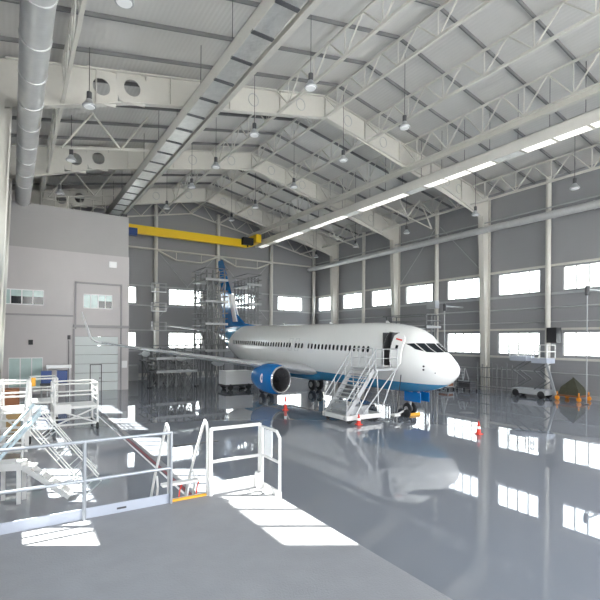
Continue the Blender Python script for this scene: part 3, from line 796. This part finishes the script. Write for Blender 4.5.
# ------------------------------------------------------------------ stairs helpers
def rail_run(parent, pts, zoff, r, m, name='handrail'):
    return MB().path([V(p)+V((0, 0, zoff)) for p in pts], r, 8).build(name, m, parent)
# boarding steps at the forward door
bs = thing('boarding_steps', (18.6, 22.8, 0), 'aluminium mobile boarding steps pushed against the open airliner door', 'stairs')
Y0, Y1, XF, XP, XE, ZP = 21.4, 23.8, 17.05, 19.4, 21.32, 3.3
for y in (Y0+.15, Y1-.15):
    MB().bar((XF, y, .25), (XP, y, ZP-.05), .07, .28).build('stringer', M['alu'], bs)
for i in range(12):
    t = (i+.6)/12.4; x = XF+(XP-XF)*t; z = .25+(ZP-.3)*t
    MB().box(x-.02, x+.28, Y0+.18, Y1-.18, z+.05, z+.1).build('tread', M['alu'], bs)
MB().box(XP, XE-.02, Y0, Y1, ZP-.14, ZP).build('platform', M['alu'], bs)
for y in (Y0, Y1):
    p = [(XF+.05, y, .3), (XF+.05, y, 1.45), (XP, y, ZP+1.25), (XE-.05, y, ZP+1.25)]
    MB().path(p, .035, 8).build('handrail', M['alu'], bs)
    MB().path([(XF+.05, y, .9), (XP, y, ZP+.65), (XE-.05, y, ZP+.65)], .028, 8).build('mid_rail', M['alu'], bs)
    for x in (XF+.9, XF+1.8, XP, XP+.65, XP+1.25, XE-.05):
        t = min(1, (x-XF)/(XP-XF)); zb = .25+(ZP-.3)*t; zt = 1.45+(ZP+1.25-1.45)*t
        MB().tube((x, y, zb), (x, y, zt), .028, 8).build('rail_post', M['alu'], bs)
    # undercarriage frame
    MB().box(XF, 19.95, y-.06, y+.06, .22, .5).build('side_beam', M['rail_white'], bs)
    for a, b in (((XF+.7, y, .4), (XP+.2, y, ZP-.1)), ((19.7, y, .4), (XP+.1, y, ZP-.1)), ((18.3, y, .4), (XE-.3, y, ZP-.14)), ((19.8, y, .45), (XE-.2, y, ZP-.14)), ((XF+1.5, y, .4), (18.0, y, 1.6))):
        MB().tube(a, b, .04, 8).build('brace', M['alu'], bs)
for x in (XF+.1, 19.85): MB().box(x-.06, x+.06, Y0, Y1, .22, .5).build('cross_beam', M['rail_white'], bs)
MB().box(17.6, 19.0, Y0+.2, Y1-.2, .45, 1.0).build('power_pack', M['grey_steel'], bs)
for x in (XF+.35, 19.5):
    for y in (Y0+.1, Y1-.1):
        MB().lathe((x, y-.07, .22), (0, 1, 0), [(0, .15), (.03, .22), (.11, .22), (.14, .15)], 18).build('wheel', M['black'], bs, smooth=True)

def cone(x, y, label, h=.85):
    t = thing('traffic_cone', (x, y, 0), label, 'cone', 'traffic cones')
    MB().box(x-.17, x+.17, y-.17, y+.17, 0, .04).build('cone_base', M['red'], t)
    MB().lathe((x, y, .04), (0,0,1), [(0, .13), (h*.38, .1)], 16).build('cone_body', M['red'], t, smooth=True)
    MB().lathe((x, y, .04+h*.38), (0,0,1), [(0, .11), (h*.22, .085)], 16).build('white_band', M['white'], t, smooth=True)
    MB().lathe((x, y, .04+h*.6), (0,0,1), [(0, .085), (h*.4, .03)], 16).build('cone_tip', M['red'], t, smooth=True)
def at(px, py, H=0.0):
    z = (5.1-H)*450/(py-(340+.007*(px-300))); r = (px-300)/450*z
    return .539*z+.842*r, .842*z-.539*r
cone(16.75, 28.07, 'red and white cone on the floor right of the blue engine', 1.0)
cone(21.6, 15.5, 'lone red and white cone on the open floor at the right', .68)
cone(17.7, 21.0, 'small cone at the foot of the boarding steps', .6)

# ------------------------------------------------------------------ tail dock and other work stands
def dock(name, x0, x1, y0, y1, levels, top, label, post=.1, legs=3):
    t = thing(name, ((x0+x1)/2, (y0+y1)/2, 0), label, 'work platform')
    for i in range(legs):
        x = x0+(x1-x0)*i/(legs-1)
        for y in (y0, y1):
            MB().tube((x, y, 0), (x, y, top), post, 6).build('post', M['dock'], t)
    zs = [0]+list(levels)
    for z in levels:
        MB().box(x0-.3, x1+.3, y0-.3, y1+.3, z-.12, z).build('deck', M['dock'], t)
        MB().box(x0-.32, x1+.32, y0-.36, y0-.3, z-.15, z+.12).build('toe_board', M['grey_steel'], t)
        for h in (.65, 1.3):
            mb = MB(); q = [(x0-.3, y0-.3), (x1+.3, y0-.3), (x1+.3, y1+.3), (x0-.3, y1+.3)]
            for a, b in zip(q, q[1:]+q[:1]): mb.tube((*a, z+h), (*b, z+h), .055, 6)
            mb.build('guard_rail', M['dock'], t)
    for i, (a, b) in enumerate(zip(zs, zs[1:])):
        for y in (y0, y1):
            for j in range(legs-1):
                p = x0+(x1-x0)*j/(legs-1); q = x0+(x1-x0)*(j+1)/(legs-1)
                if (i+j) % 2: p, q = q, p
                MB().tube((p, y, a), (q, y, b-.1), .06, 6).build('brace', M['dock'], t); MB().tube((q, y, a), (p, y, b-.1), .06, 6).build('brace', M['dock'], t)
        # ladder between levels
        mb = MB(); xx = x0+.3
        for d in (-.2, .2): mb.tube((xx+d, y0+.3, a), (xx+d, y0+.3, b), .03, 6)
        n = int((b-a)/.35)
        for k in range(n): mb.tube((xx-.2, y0+.3, a+.2+k*.35), (xx+.2, y0+.3, a+.2+k*.35), .02, 6)
        mb.build('ladder', M['dock'], t)
    return t
dock('tail_dock', 19.3, 21.5, 50.5, 54.5, (3.8, 6.95, 9.6, 12.2), 13.3, 'tall multi level tail dock scaffold on the near side of the fin', legs=4)
dock('tail_dock', 24.9, 26.3, 51.0, 55.0, (3.8, 6.95, 9.6, 12.0), 12.9, 'tall multi level tail dock scaffold on the far side of the fin', legs=4)
dock('work_stand', 12.9, 16.6, 47.5, 50.0, (1.7, 3.1), 4.2, 'long low dark scaffold stand behind the near wing', legs=5)
dock('work_stand', 13.2, 17.2, 53.0, 55.6, (2.6,), 3.9, 'low dark scaffold stand between the back wall and the tail dock', legs=5)
dock('work_stand', 37.0, 38.6, 33.0, 39.0, (6.6,), 7.9, 'tall scaffold walkway between airliner nose and right wall')
# mast platform beside the office corner
t = thing('mast_lift', (15.2, 57.0, 0), 'tall slim mast lift with small baskets near the back wall', 'lift')
MB().box(14.3, 16.1, 56.2, 57.8, 0, .5).build('lift_base', M['dark_steel'], t)
MB().box(15.0, 15.45, 56.8, 57.25, .5, 12.0).build('mast', M['white_steel'], t)
for z in (6.2, 8.6, 11.0):
    MB().box(14.5, 16.2, 56.2, 56.8, z-.1, z).build('basket_floor', M['alu'], t)
    mb = MB()
    for h in (.5, 1.0):
        q = [(14.5, 56.2), (16.2, 56.2), (16.2, 56.78), (14.5, 56.78)]
        for a, b in zip(q, q[1:]+q[:1]): mb.tube((*a, z+h), (*b, z+h), .04, 6)
    for q in ((14.5, 56.2), (16.2, 56.2), (14.5, 56.78), (16.2, 56.78)): mb.tube((*q, z), (*q, z+1.0), .04, 6)
    mb.build('basket_rail', M['alu'], t)

# platform lift by the right wall
t = thing('platform_lift', (40.6, 23.5, 0), 'wheeled platform lift with two railed white baskets by the right wall', 'lift')
MB().box(39.9, 41.3, 21.9, 25.1, .3, .75).build('chassis', M['grey_steel'], t)
for x in (39.9, 41.1):
    for y in (22.3, 24.7): MB().lathe((x-.05, y, .33), (1, 0, 0), [(0, .24), (.04, .33), (.2, .33), (.25, .24)], 20).build('wheel', M['black'], t, smooth=True)
for k, (y0, y1, z) in enumerate(((23.7, 25.3, 3.75), (21.8, 23.2, 3.6))):
    MB().box(39.9, 41.3, y0, y1, z-.45, z).build('basket_floor', M['toe'], t)
    mb = MB()
    for h in (.6, 1.2):
        q = [(39.9, y0), (41.3, y0), (41.3, y1), (39.9, y1)]
        for a, b in zip(q, q[1:]+q[:1]): mb.tube((*a, z+h), (*b, z+h), .045, 6)
    for yy in (y0, (y0+y1)/2, y1):
        for x in (39.9, 41.3): mb.tube((x, yy, z), (x, yy, z+1.2), .045, 6)
    mb.build('basket_rail', M['rail_white'], t)
    for i in range(3):
        for x in (40.1, 41.1):
            a, b = (y0+.15, y1-.15) if i % 2 else (y1-.15, y0+.15)
            MB().bar((x, a, .75+i*.85), (x, b, .75+min(z-1.2, (i+1)*.85)), .07, .09).build('scissor_arm', M['dock'], t)
MB().bar((39.7, 21.7, 3.2), (39.7, 20.9, .5), .1, .2).build('ladder', M['alu'], t)
tag(B(41.5, 42.35, 21.8, 22.7, 5.0, 6.4).build('loudspeaker_box', M['black'], origin='base'), 'black box mounted high beside the column above the platform lift', 'box')
tag(B(41.4, 42.1, 35.6, 36.9, 8.9, 9.8).build('heater_unit', M['grey_steel'], origin='base'), 'grey unit heater fixed on a right wall column above the cockpit', 'heater')

# tarpaulin covered load
t = thing('covered_trolley', (41.3, 20.2, 0), 'low orange wheeled trolley under a dark olive tarpaulin peak', 'trolley')
mb = MB(); mb.v = [(40.5,19.4,.5),(42.1,19.4,.5),(42.1,21.1,.5),(40.5,21.1,.5),(41.1,20.1,2.0),(41.4,20.3,2.05),(40.65,19.55,1.1),(41.9,19.6,1.15),(41.9,20.9,1.1),(40.65,20.95,1.15)]
mb.f = [(0,1,7,6),(1,2,8,7),(2,3,9,8),(3,0,6,9),(6,7,5,4),(7,8,5),(8,9,4,5),(9,6,4),(3,2,1,0)]; mb.mi = [0]*9
mb.build('tarpaulin', M['tarp'], t)
MB().box(40.4, 42.2, 19.3, 21.2, .38, .5).build('trolley_bed', M['brown'], t)
for x, y in ((40.45, 19.35), (42.15, 19.35), (40.45, 21.15), (42.15, 21.15)):
    MB().tube((x, y, .2), (x, y, .75), .06, 8).build('leg', M['orange'], t)
    MB().lathe((x-.06, y, .2), (1, 0, 0), [(0, .14), (.03, .2), (.1, .2), (.12, .14)], 16).build('wheel', M['orange'], t, smooth=True)

# clutter along the right wall: step ladders, trolleys
def step_ladder(x, y, h, label, m='alu', w=1.0):
    t = thing('step_ladder', (x, y, 0), label, 'ladder', 'ladders by the right wall')
    for s in (-1, 1):
        MB().tube((x, y+s*w/2, 0), (x+.7, y+s*w/4, h), .05, 6).build('leg', M[m], t)
        MB().tube((x+1.5, y+s*w/2, 0), (x+.8, y+s*w/4, h), .05, 6).build('leg', M[m], t)
    for k in range(1, 7):
        f = k/7; MB().box(x+.7*f-.1, x+.7*f+.1, y-w/2*(1-f*.5), y+w/2*(1-f*.5), h*f-.03, h*f).build('rung', M[m], t)
for i, (x, y, h) in enumerate(((39.3, 36.0, 2.6), (39.5, 33.6, 3.0), (40.0, 31.2, 2.2))):
    step_ladder(x, y, h, 'grey step ladder standing along the right wall, %s from the airliner nose' % ORD[i], 'grey_steel')
def trolley(x, y, w, d, h, label, m, top):
    t = thing('tool_trolley', (x, y, 0), label, 'trolley', 'trolleys by the right wall')
    MB().box(x-w/2, x+w/2, y-d/2, y+d/2, .3, .4).build('lower_shelf', M[m], t)
    MB().box(x-w/2, x+w/2, y-d/2, y+d/2, h-.1, h).build('top_shelf', M[m], t)
    if top: MB().box(x-w/2+.1, x+w/2-.1, y-d/2+.1, y+d/2-.1, .4, h-.15).build('drawer_unit', M[top], t)
    for a in (-1, 1):
        for b in (-1, 1):
            px, py = x+a*(w/2-.05), y+b*(d/2-.05)
            MB().tube((px, py, .2), (px, py, h+.3), .04, 6).build('corner_post', M[m], t)
            MB().lathe((px-.04, py, .1), (1, 0, 0), [(0, .1), (.08, .1)], 12).build('castor', M['black'], t)
trolley(39.3, 29.6, 1.2, 1.6, 1.0, 'dark tool trolley near the right wall column', 'dark_steel', 'dark_steel')
trolley(41.6, 34.7, .7, .9, .9, 'grey tool trolley between two step ladders', 'grey_steel', 'dark_steel')
trolley(38.6, 31.7, 1.0, 1.4, .8, 'low cardboard laden trolley before the right wall', 'grey_steel', 'brown')
t = thing('pipe_rack', (40.6, 27.6, 0), 'grey upright pipe rack of many tubes by the right wall', 'rack')
for i in range(9):
    y = 25.4+i*.55
    MB().tube((41.3, y, 0), (41.3, y, 2.6+.15*(i % 3)), .05, 6).build('upright', M['dock'], t)
for z in (.4, 1.4, 2.4): MB().tube((41.3, 25.3, z), (41.3, 29.9, z), .05, 6).build('cross_tube', M['dock'], t)
# swing arm hose posts
for i, (x, y, z, lab) in enumerate(((40.3, 17.6, 9.4, 'nearer'), (40.0, 32.6, 8.9, 'farther'))):
    x, y = ((39.6, 18.35), (39.9, 33.0))[i]
    t = thing('hose_post', (x, y, 0), 'thin vertical hose post on a wall arm along the right wall, the %s one' % lab, 'pipe', 'hose posts')
    MB().tube((XR-.02, y, z), (x, y, z), .09, 8).build('wall_arm', M['grey_steel'], t)
    MB().tube((x, y, 0.03), (x, y, z+.15), .045, 8).build('drop_pipe', M['alu'], t)
    MB().lathe((x, y, z-.5), (0, 0, 1), [(0, .12), (.1, .17), (.7, .17), (.8, .1)], 12).build('hose_reel', M['dark_steel'], t)
    MB().lathe((x, y, 0), (0,0,1), [(0, .2), (.05, .18)], 14).build('foot', M['dark_steel'], t)
x, y = at(467, 413)
tag(MB().lathe((x, y, 0), (0,0,1), [(0, .5), (.02, .48)], 24).build('floor_cover', M['dark_steel'], origin='base'), 'dark round cover on the floor beyond the nose wheel', 'cover')
x, y = at(193, 444)
tag(B(x-1.1, x+1.3, y-.12, y+.12, 0, .03).build('floor_grating', M['dark_steel'], origin='base'), 'dark narrow grating in the floor beyond the ladder opening', 'grating')

# white ground unit under the near wing
t = thing('ground_power_unit', (19.6, 44, 0), 'white boxy ground power unit standing beyond the blue engine', 'machine')
MB().box(18.0, 21.0, 41.8, 43.6, .55, 1.9).build('canopy', M['white'], t)
MB().box(17.9, 21.1, 41.7, 43.7, .4, .56).build('chassis', M['dark_steel'], t)
for x in (18.5, 20.5):
    for y in (41.8, 43.5): MB().lathe((x, y-.1, .3), (0, 1, 0), [(0, .22), (.03, .3), (.15, .3), (.18, .22)], 18).build('wheel', M['black'], t, smooth=True)
for i, (px, py) in enumerate(((197, 386), (243, 388), (223, 386), (150, 388))):
    x, y = at(px, py)
    t = thing('barrier_post', (x, y, 0), 'thin dark stand on the floor under the near wing, %s from the office block' % {3: 'first', 0: 'second', 2: 'third', 1: 'fourth'}[i], 'post', 'stands under the wing')
    MB().tube((x, y, .05), (x, y, 1.7), .05, 8).build('pole', M['dark_steel'], t)
    MB().lathe((x, y, 0), (0,0,1), [(0, .3), (.12, .25)], 14).build('post_base', M['black'], t)

# ------------------------------------------------------------------ equipment on the left
def tubes(parent, name, segs, r, m, n=8):
    for P in segs: MB().path(P, r, n).build(name, m, parent)
# blue cabinets in front of the teal windows
for i, (x0, x1) in enumerate(((2.1, 2.9), (3.3, 4.1))):
    t = thing('tool_cabinet', ((x0+x1)/2, 44.2, 0), 'blue tool cabinet on legs before the office block, the %s of the pair' % ('left' if i == 0 else 'right'), 'cabinet', 'blue cabinets')
    MB().box(x0, x1, 44.0, 44.5, 1.25, 2.3).build('cabinet_body', M['deep_blue'], t)
    MB().box(x0-.05, x1+.05, 43.7, 44.7, 1.05, 1.2).build('bench_top', M['dark_steel'], t)
    for x in (x0+.05, x1-.05):
        for y in (43.8, 44.6): MB().tube((x, y, 0), (x, y, 1.05), .05, 6).build('leg', M['grey_steel'], t)
t = thing('shelf_canopy', (3.4, 45.3, 0), 'white flat shelf frame standing behind the blue cabinets', 'shelf')
MB().box(2.55, 4.5, 45.0, 45.6, 2.45, 2.72).build('shelf_board', M['white'], t)
for x in (2.65, 4.4): MB().tube((x, 45.3, 0), (x, 45.3, 2.45), .05, 6).build('upright', M['white'], t)

def work_stand(x0, x1, y0, y1, zd, zr, label, m, gate=True, braces=True):
    t = thing('work_platform', ((x0+x1)/2, (y0+y1)/2, 0), label, 'work platform', 'wheeled work platforms')
    MB().box(x0, x1, y0, y1, zd-.12, zd).build('deck', M[m], t)
    for x in (x0, x1):
        for y in (y0, y1):
            MB().tube((x, y, .25), (x, y, zr), .06, 8).build('post', M[m], t)
            MB().lathe((x-.06, y, .2), (1, 0, 0), [(0, .14), (.02, .2), (.1, .2), (.12, .14)], 16).build('castor', M['black'], t, smooth=True)
    for z in (zr, (zr+zd)/2):
        MB().tube((x0, y0, z), (x1, y0, z), .045, 8).build('guard_rail', M[m], t)
        MB().tube((x0, y1, z), (x1, y1, z), .045, 8).build('guard_rail', M[m], t)
        MB().tube((x0, y0, z), (x0, y1, z), .045, 8).build('guard_rail', M[m], t)
    for y in (y0, y1): MB().tube((x0, y, .35), (x1, y, .35), .05, 8).build('base_rail', M[m], t)
    for x in (x0, x1): MB().tube((x, y0, .35), (x, y1, .35), .05, 8).build('base_rail', M[m], t)
    if braces:
        MB().tube((x0, y0, zd-.1), (x1, y0, .35), .045, 8).build('brace', M[m], t)
        MB().tube((x1, y0, zd-.1), (x0, y0, .35), .045, 8).build('brace', M[m], t)
    if gate:
        MB().tube((x1, y0, zr), (x1, y1, zr), .045, 8).build('guard_rail', M[m], t)
        for z in (.3, .6, .9): MB().tube((x1, y0, zd+z), (x1, y1, zd+z), .035, 8).build('gate_bar', M[m], t)
    return t
t = work_stand(1.95, 4.1, 27.6, 29.6, 1.35, 2.6, 'white wheeled work platform beside the white floor line on the left', 'rail_white')
MB().box(1.95, 2.75, 27.5, 27.57, 1.0, 1.5).build('side_panel', M['rail_white'], t)
work_stand(.95, 2.3, 30.6, 32.6, 1.35, 2.7, 'white railed platform directly behind the wheeled one', 'rail_white', braces=False)
tag(B(.96, 1.18, 30.42, 30.5, 2.3, 2.8).build('warning_sign', M['amber'], origin='base'), 'small yellow sign on the rail of the rear white platform', 'sign')
# cardboard crates far left
tag(B(-.6, .35, 27.9, 28.9, 1.25, 2.4).build('crate', M['brown'], origin='base'), 'brown crate stacked on the pale one at the left edge', 'crate', None)
tag(B(-.7, .4, 27.8, 29.0, 0, 1.25).build('crate', M['cardboard'], origin='base'), 'pale cardboard crate on the floor at the left edge', 'crate')
# sunlit white stair stand at far left
def stair_unit(x0, y0, direction, rise, run, width, zd, plat, label, m, rail_m, zr=1.3, nstep=5, rails=2):
    """stairs from platform down toward `direction` (unit vector in x,y); x0,y0 = head of the flight, centre"""
    d = V((direction[0], direction[1], 0)).normalized(); s = V((-d.y, d.x, 0)); o = V((x0, y0, 0))
    t = thing('access_steps', (x0, y0, 0), label, 'stairs', 'access steps')
    a = o-d*plat
    def q(u, v, z): return tuple(a+d*u+s*v+V((0, 0, z)))
    w = width/2
    MB().quadbox([q(0,-w,zd-.22), q(plat,-w,zd-.22), q(plat,w,zd-.22), q(0,w,zd-.22), q(0,-w,zd), q(plat,-w,zd), q(plat,w,zd), q(0,w,zd)]).build('platform', M[m], t)
    for v in (-w+.05, w-.05):
        for u in (.08, plat-.08): MB().bar(q(u, v, 0), q(u, v, zd-.22), .12, .12).build('leg', M[m], t)
        MB().bar(q(plat, v, zd-.12), q(plat+run, v, .1), .05, .15).build('stringer', M[m], t)
    for k in range(nstep):
        f = (k+.7)/nstep; z = zd-(zd-.1)*f; u = plat+run*f
        MB().quadbox([q(u-.16,-w,z-.03), q(u+.12,-w,z-.03), q(u+.12,w,z-.03), q(u-.16,w,z-.03), q(u-.16,-w,z+.02), q(u+.12,-w,z+.02), q(u+.12,w,z+.02), q(u-.16,w,z+.02)]).build('tread', M[m], t)
    for v in (-w, w)[:rails]:
        MB().path([q(0, v, zd), q(0, v, zd+zr), q(plat, v, zd+zr), q(plat+run, v, zr*.85), q(plat+run, v, .15)], .04, 8).build('handrail', M[rail_m], t)
        MB().path([q(0, v, zd+zr*.5), q(plat, v, zd+zr*.5), q(plat+run, v, zr*.4)], .03, 8).build('mid_rail', M[rail_m], t)
        MB().tube(q(plat, v, zd), q(plat, v, zd+zr), .035, 8).build('rail_post', M[rail_m], t)
        MB().tube(q(plat+run/2, v, zd/2), q(plat+run/2, v, zd/2+zr*.95), .035, 8).build('rail_post', M[rail_m], t)
    return t
stair_unit(.35, 16.5, (1, -.35), 1.2, 1.35, .55, 1.25, .75, 'white access steps with a square head plate behind the left railing', 'rail_white', 'rail_white', nstep=5, rails=0)
stair_unit(.1, 23.6, (-.1, -1), 2, 2.2, 1.0, 2.0, .9, 'sunlit white steps by the left wall beyond the pale blue handrails', 'rail_white', 'rail_white', zr=1.2, nstep=7)
work_stand(-.55, .75, 25.2, 26.9, 1.7, 2.95, 'sunlit white railed platform at the far left edge', 'rail_white', gate=False)
# loose folding handrail frames: pale blue slanted members + white diamond lattice
def lean_frame(P, Q, drop, n, r, m, m2, label):
    """frame of parallel members from P (top) to Q (bottom), second member offset by `drop`"""
    P, Q, D = V(P), V(Q), V(drop)
    t = thing('lattice_barrier', (Q.x, Q.y, 0), label, 'railing', 'lattice barriers')
    MB().tube(P, Q, r, 8).build('long_bar', M[m], t); MB().tube(P+D, Q+D, r, 8).build('long_bar', M[m], t)
    for k in range(n+1):
        f = k/n; MB().tube(P+(Q-P)*f, P+(Q-P)*f+D, r*.8, 8).build('cross_bar', M[m2], t)
    return t
D0 = V((-.42, .15, -.42))
for i, (dx, dy) in enumerate(((0, 0), (.05, .8), (.08, 1.6))):
    lean_frame((.82+dx, 17.0+dy, 2.62), (2.5+dx, 15.95+dy, .42), D0, 4, .02, 'rail_white', 'alu', 'slanted thin lattice barrier at the left, %s from the camera' % ORD[i])
for i, (p, q) in enumerate((((.78, 16.95, 2.62), (-.75, 14.6, 1.25)), ((.83, 17.8, 2.62), (-.8, 15.9, 1.2)), ((.7, 19.6, 2.62), (-.9, 17.4, 1.1)))):
    t = thing('handrail_bar', (q[0], q[1], 0), 'thick pale blue slanted handrail bar at the left edge, %s from the camera' % ORD[i], 'railing', 'pale blue bars')
    MB().tube(p, q, .05, 10).build('bar', M['pale_blue'], t)
    MB().tube((q[0], q[1], 0), q, .045, 8).build('support_post', M['pale_blue'], t)

# ------------------------------------------------------------------ foreground deck with guard rails
YD, XD, ZD = 10.7, 5.62, 1.2
dk = B(XL, XD, YF+1, YD, ZD-.2, ZD)
struct(dk, 'trim_4', M['deck'], 'grey raised deck in the foreground where the photographer stands', 'deck')
struct(B(XL, XD-.1, YF+1.1, YD-.15, 0, ZD-.2), 'trim_5', M['trim'], 'grey plinth under the foreground deck', 'deck')
gl = thing('guard_railing', (1.4, YD-.05, ZD), 'grey tube guard railing with blue grey toe board at front left', 'railing')
HR = 1.68
for x in (-1.35, 1.33, 3.2): MB().tube((x, YD-.06, ZD), (x, YD-.06, ZD+HR), .04, 10).build('post', M['rail_grey'], gl)
for h in (HR, HR*.5): MB().tube((-1.5, YD-.06, ZD+h), (3.22, YD-.06, ZD+h), .035, 10).build('rail', M['rail_grey'], gl)
MB().box(-1.5, 3.22, YD-.02, YD+.01, ZD-.05, ZD+.22).build('toe_board', M['toe'], gl)
MB().box(2.0, 2.2, YD-.035, YD-.02, ZD+.08, ZD+.12).build('toe_slot', M['dark_steel'], gl)
gr = thing('guard_railing', (4.9, YD-.05, ZD), 'white tube guard railing with white toe board at front centre', 'railing')
for x in (4.2, 5.56): MB().tube((x, YD-.06, ZD), (x, YD-.06, ZD+HR), .045, 10).build('post', M['rail_white'], gr)
MB().tube((4.2, YD-.06, ZD+HR-.02), (5.56, YD-.06, ZD+HR-.02), .045, 10).build('rail', M['rail_white'], gr)
MB().tube((4.2, YD-.06, ZD+HR*.5), (5.56, YD-.06, ZD+HR*.5), .04, 10).build('rail', M['rail_white'], gr)
MB().box(4.2, 5.6, YD-.02, YD+.01, ZD-.05, ZD+.3).build('toe_board', M['rail_white'], gr)
MB().box(5.44, 5.6, YD-.2, YD-.03, ZD, ZD+.42).build('corner_bracket', M['rail_white'], gr)
gt = thing('safety_gate', (5.57, 10.1, ZD), 'white gate with a blank white sign at the end of the railing', 'gate')
MB().path([(5.57, 10.5, ZD+.12), (5.57, 10.5, ZD+HR-.06), (5.57, 9.75, ZD+HR-.06), (5.57, 9.6, ZD+HR-.2), (5.57, 9.58, ZD)], .04, 10).build('gate_frame', M['rail_white'], gt)
MB().tube((5.57, 10.5, ZD+HR*.52), (5.57, 9.58, ZD+HR*.52), .035, 10).build('gate_rail', M['rail_white'], gt)
MB().box(5.545, 5.565, 9.95, 10.35, ZD+HR*.55, ZD+HR-.1).build('sign_plate', M['white'], gt)
MB().box(5.58, 5.61, 9.55, 10.45, ZD, ZD+.16).build('toe_board', M['rail_white'], gt)
# ladder down from the opening
ld = thing('deck_ladder', (3.72, YD+.9, 0), 'white ladder with looped handrails and an orange edged head step', 'ladder')
for x in (3.17, 4.14):
    s = -1 if x < 3.7 else 1
    MB().path([(x, YD+.02, ZD-.05), (x, YD+.04, ZD+1.55), (x, YD+.1, ZD+1.78), (x, YD+.22, ZD+1.84), (x, YD+.34, ZD+1.7), (x, YD+1.25, ZD+.32), (x, YD+1.75, .62)], .036, 10).build('handrail', M['rail_white'], ld)
    MB().path([(x, YD+1.2, ZD+.3), (x, YD+1.05, ZD+.35), (x, YD+.95, ZD+.1), (x, YD+1.4, 0)], .028, 8).build('lower_loop', M['rail_white'], ld)
    MB().bar((x-s*.06, YD+.15, ZD-.05), (x-s*.06, YD+1.55, .0), .05, .16).build('stringer', M['rail_white'], ld)
for k in range(1, 6):
    f = k/6; MB().box(3.2, 4.0, YD+.15+1.4*f-.1, YD+.15+1.4*f+.1, ZD*(1-f)-.02, ZD*(1-f)+.02).build('tread', M['rail_white'], ld)
MB().box(3.24, 4.14, YD+.02, YD+.3, ZD-.12, ZD-.02).build('head_step', M['rail_white'], ld)
MB().box(3.24, 4.14, YD-.0, YD+.06, ZD-.02, ZD+.05).build('orange_edge', M['amber'], ld)
MB().bar((3.14, YD+.5, ZD+.28), (4.06, YD+.5, ZD+.28), .2, .06).build('cross_plate', M['rail_white'], ld)
# chain across the ladder
for i in range(3):
    x0 = 3.45+.22*i
    MB().path([(x0, YD+.12, ZD+.06), (x0+.08, YD+.3, ZD+.16), (x0+.18, YD+.45, ZD+.24)], .016, 6).build('chain', M['red'] if i != 1 else M['white'], ld)

# ------------------------------------------------------------------ camera
cam_d = bpy.data.cameras.new('camera'); cam = bpy.data.objects.new('camera', cam_d); COL.objects.link(cam)
cam_d.sensor_width = 36; cam_d.lens = 450/600*36; cam_d.shift_y = 40/600
cam_d.clip_end = 1000; cam_d.clip_start = .05
th = math.radians(32.62)
R = Matrix.Rotation(-th, 4, 'Z') @ Matrix.Rotation(PI/2, 4, 'X') @ Matrix.Rotation(math.radians(.4), 4, 'Z')
cam.matrix_world = Matrix.Translation((0, 0, 5.1)) @ R
S.camera = cam

# ------------------------------------------------------------------ light
sd = bpy.data.lights.new('sun', 'SUN'); so = bpy.data.objects.new('sun', sd); COL.objects.link(so)
sd.energy = 38; sd.angle = math.radians(.6); sd.color = (1, .95, .87)
dirv = V((.69, -.42, -1)).normalized()
so.rotation_euler = dirv.to_track_quat('-Z', 'Y').to_euler(); so.location = (-30, 40, 60)
w = bpy.data.worlds.new('world'); S.world = w; w.use_nodes = True
nt = w.node_tree; bg = nt.nodes['Background']
tc = nt.nodes.new('ShaderNodeTexCoord'); sp = nt.nodes.new('ShaderNodeSeparateXYZ'); rp = nt.nodes.new('ShaderNodeValToRGB')
nt.links.new(tc.outputs['Generated'], sp.inputs[0]); nt.links.new(sp.outputs['Z'], rp.inputs[0]); nt.links.new(rp.outputs[0], bg.inputs[0])
rp.color_ramp.elements[0].position = 0; rp.color_ramp.elements[0].color = (1, .985, .95, 1)
rp.color_ramp.elements[1].position = .8; rp.color_ramp.elements[1].color = (.72, .84, 1, 1)
bg.inputs[1].default_value = 7.0
S.view_settings.view_transform = 'Standard'; S.view_settings.look = 'None'; S.view_settings.exposure = 0.2; S.view_settings.gamma = 1
S.view_settings.use_curve_mapping = False
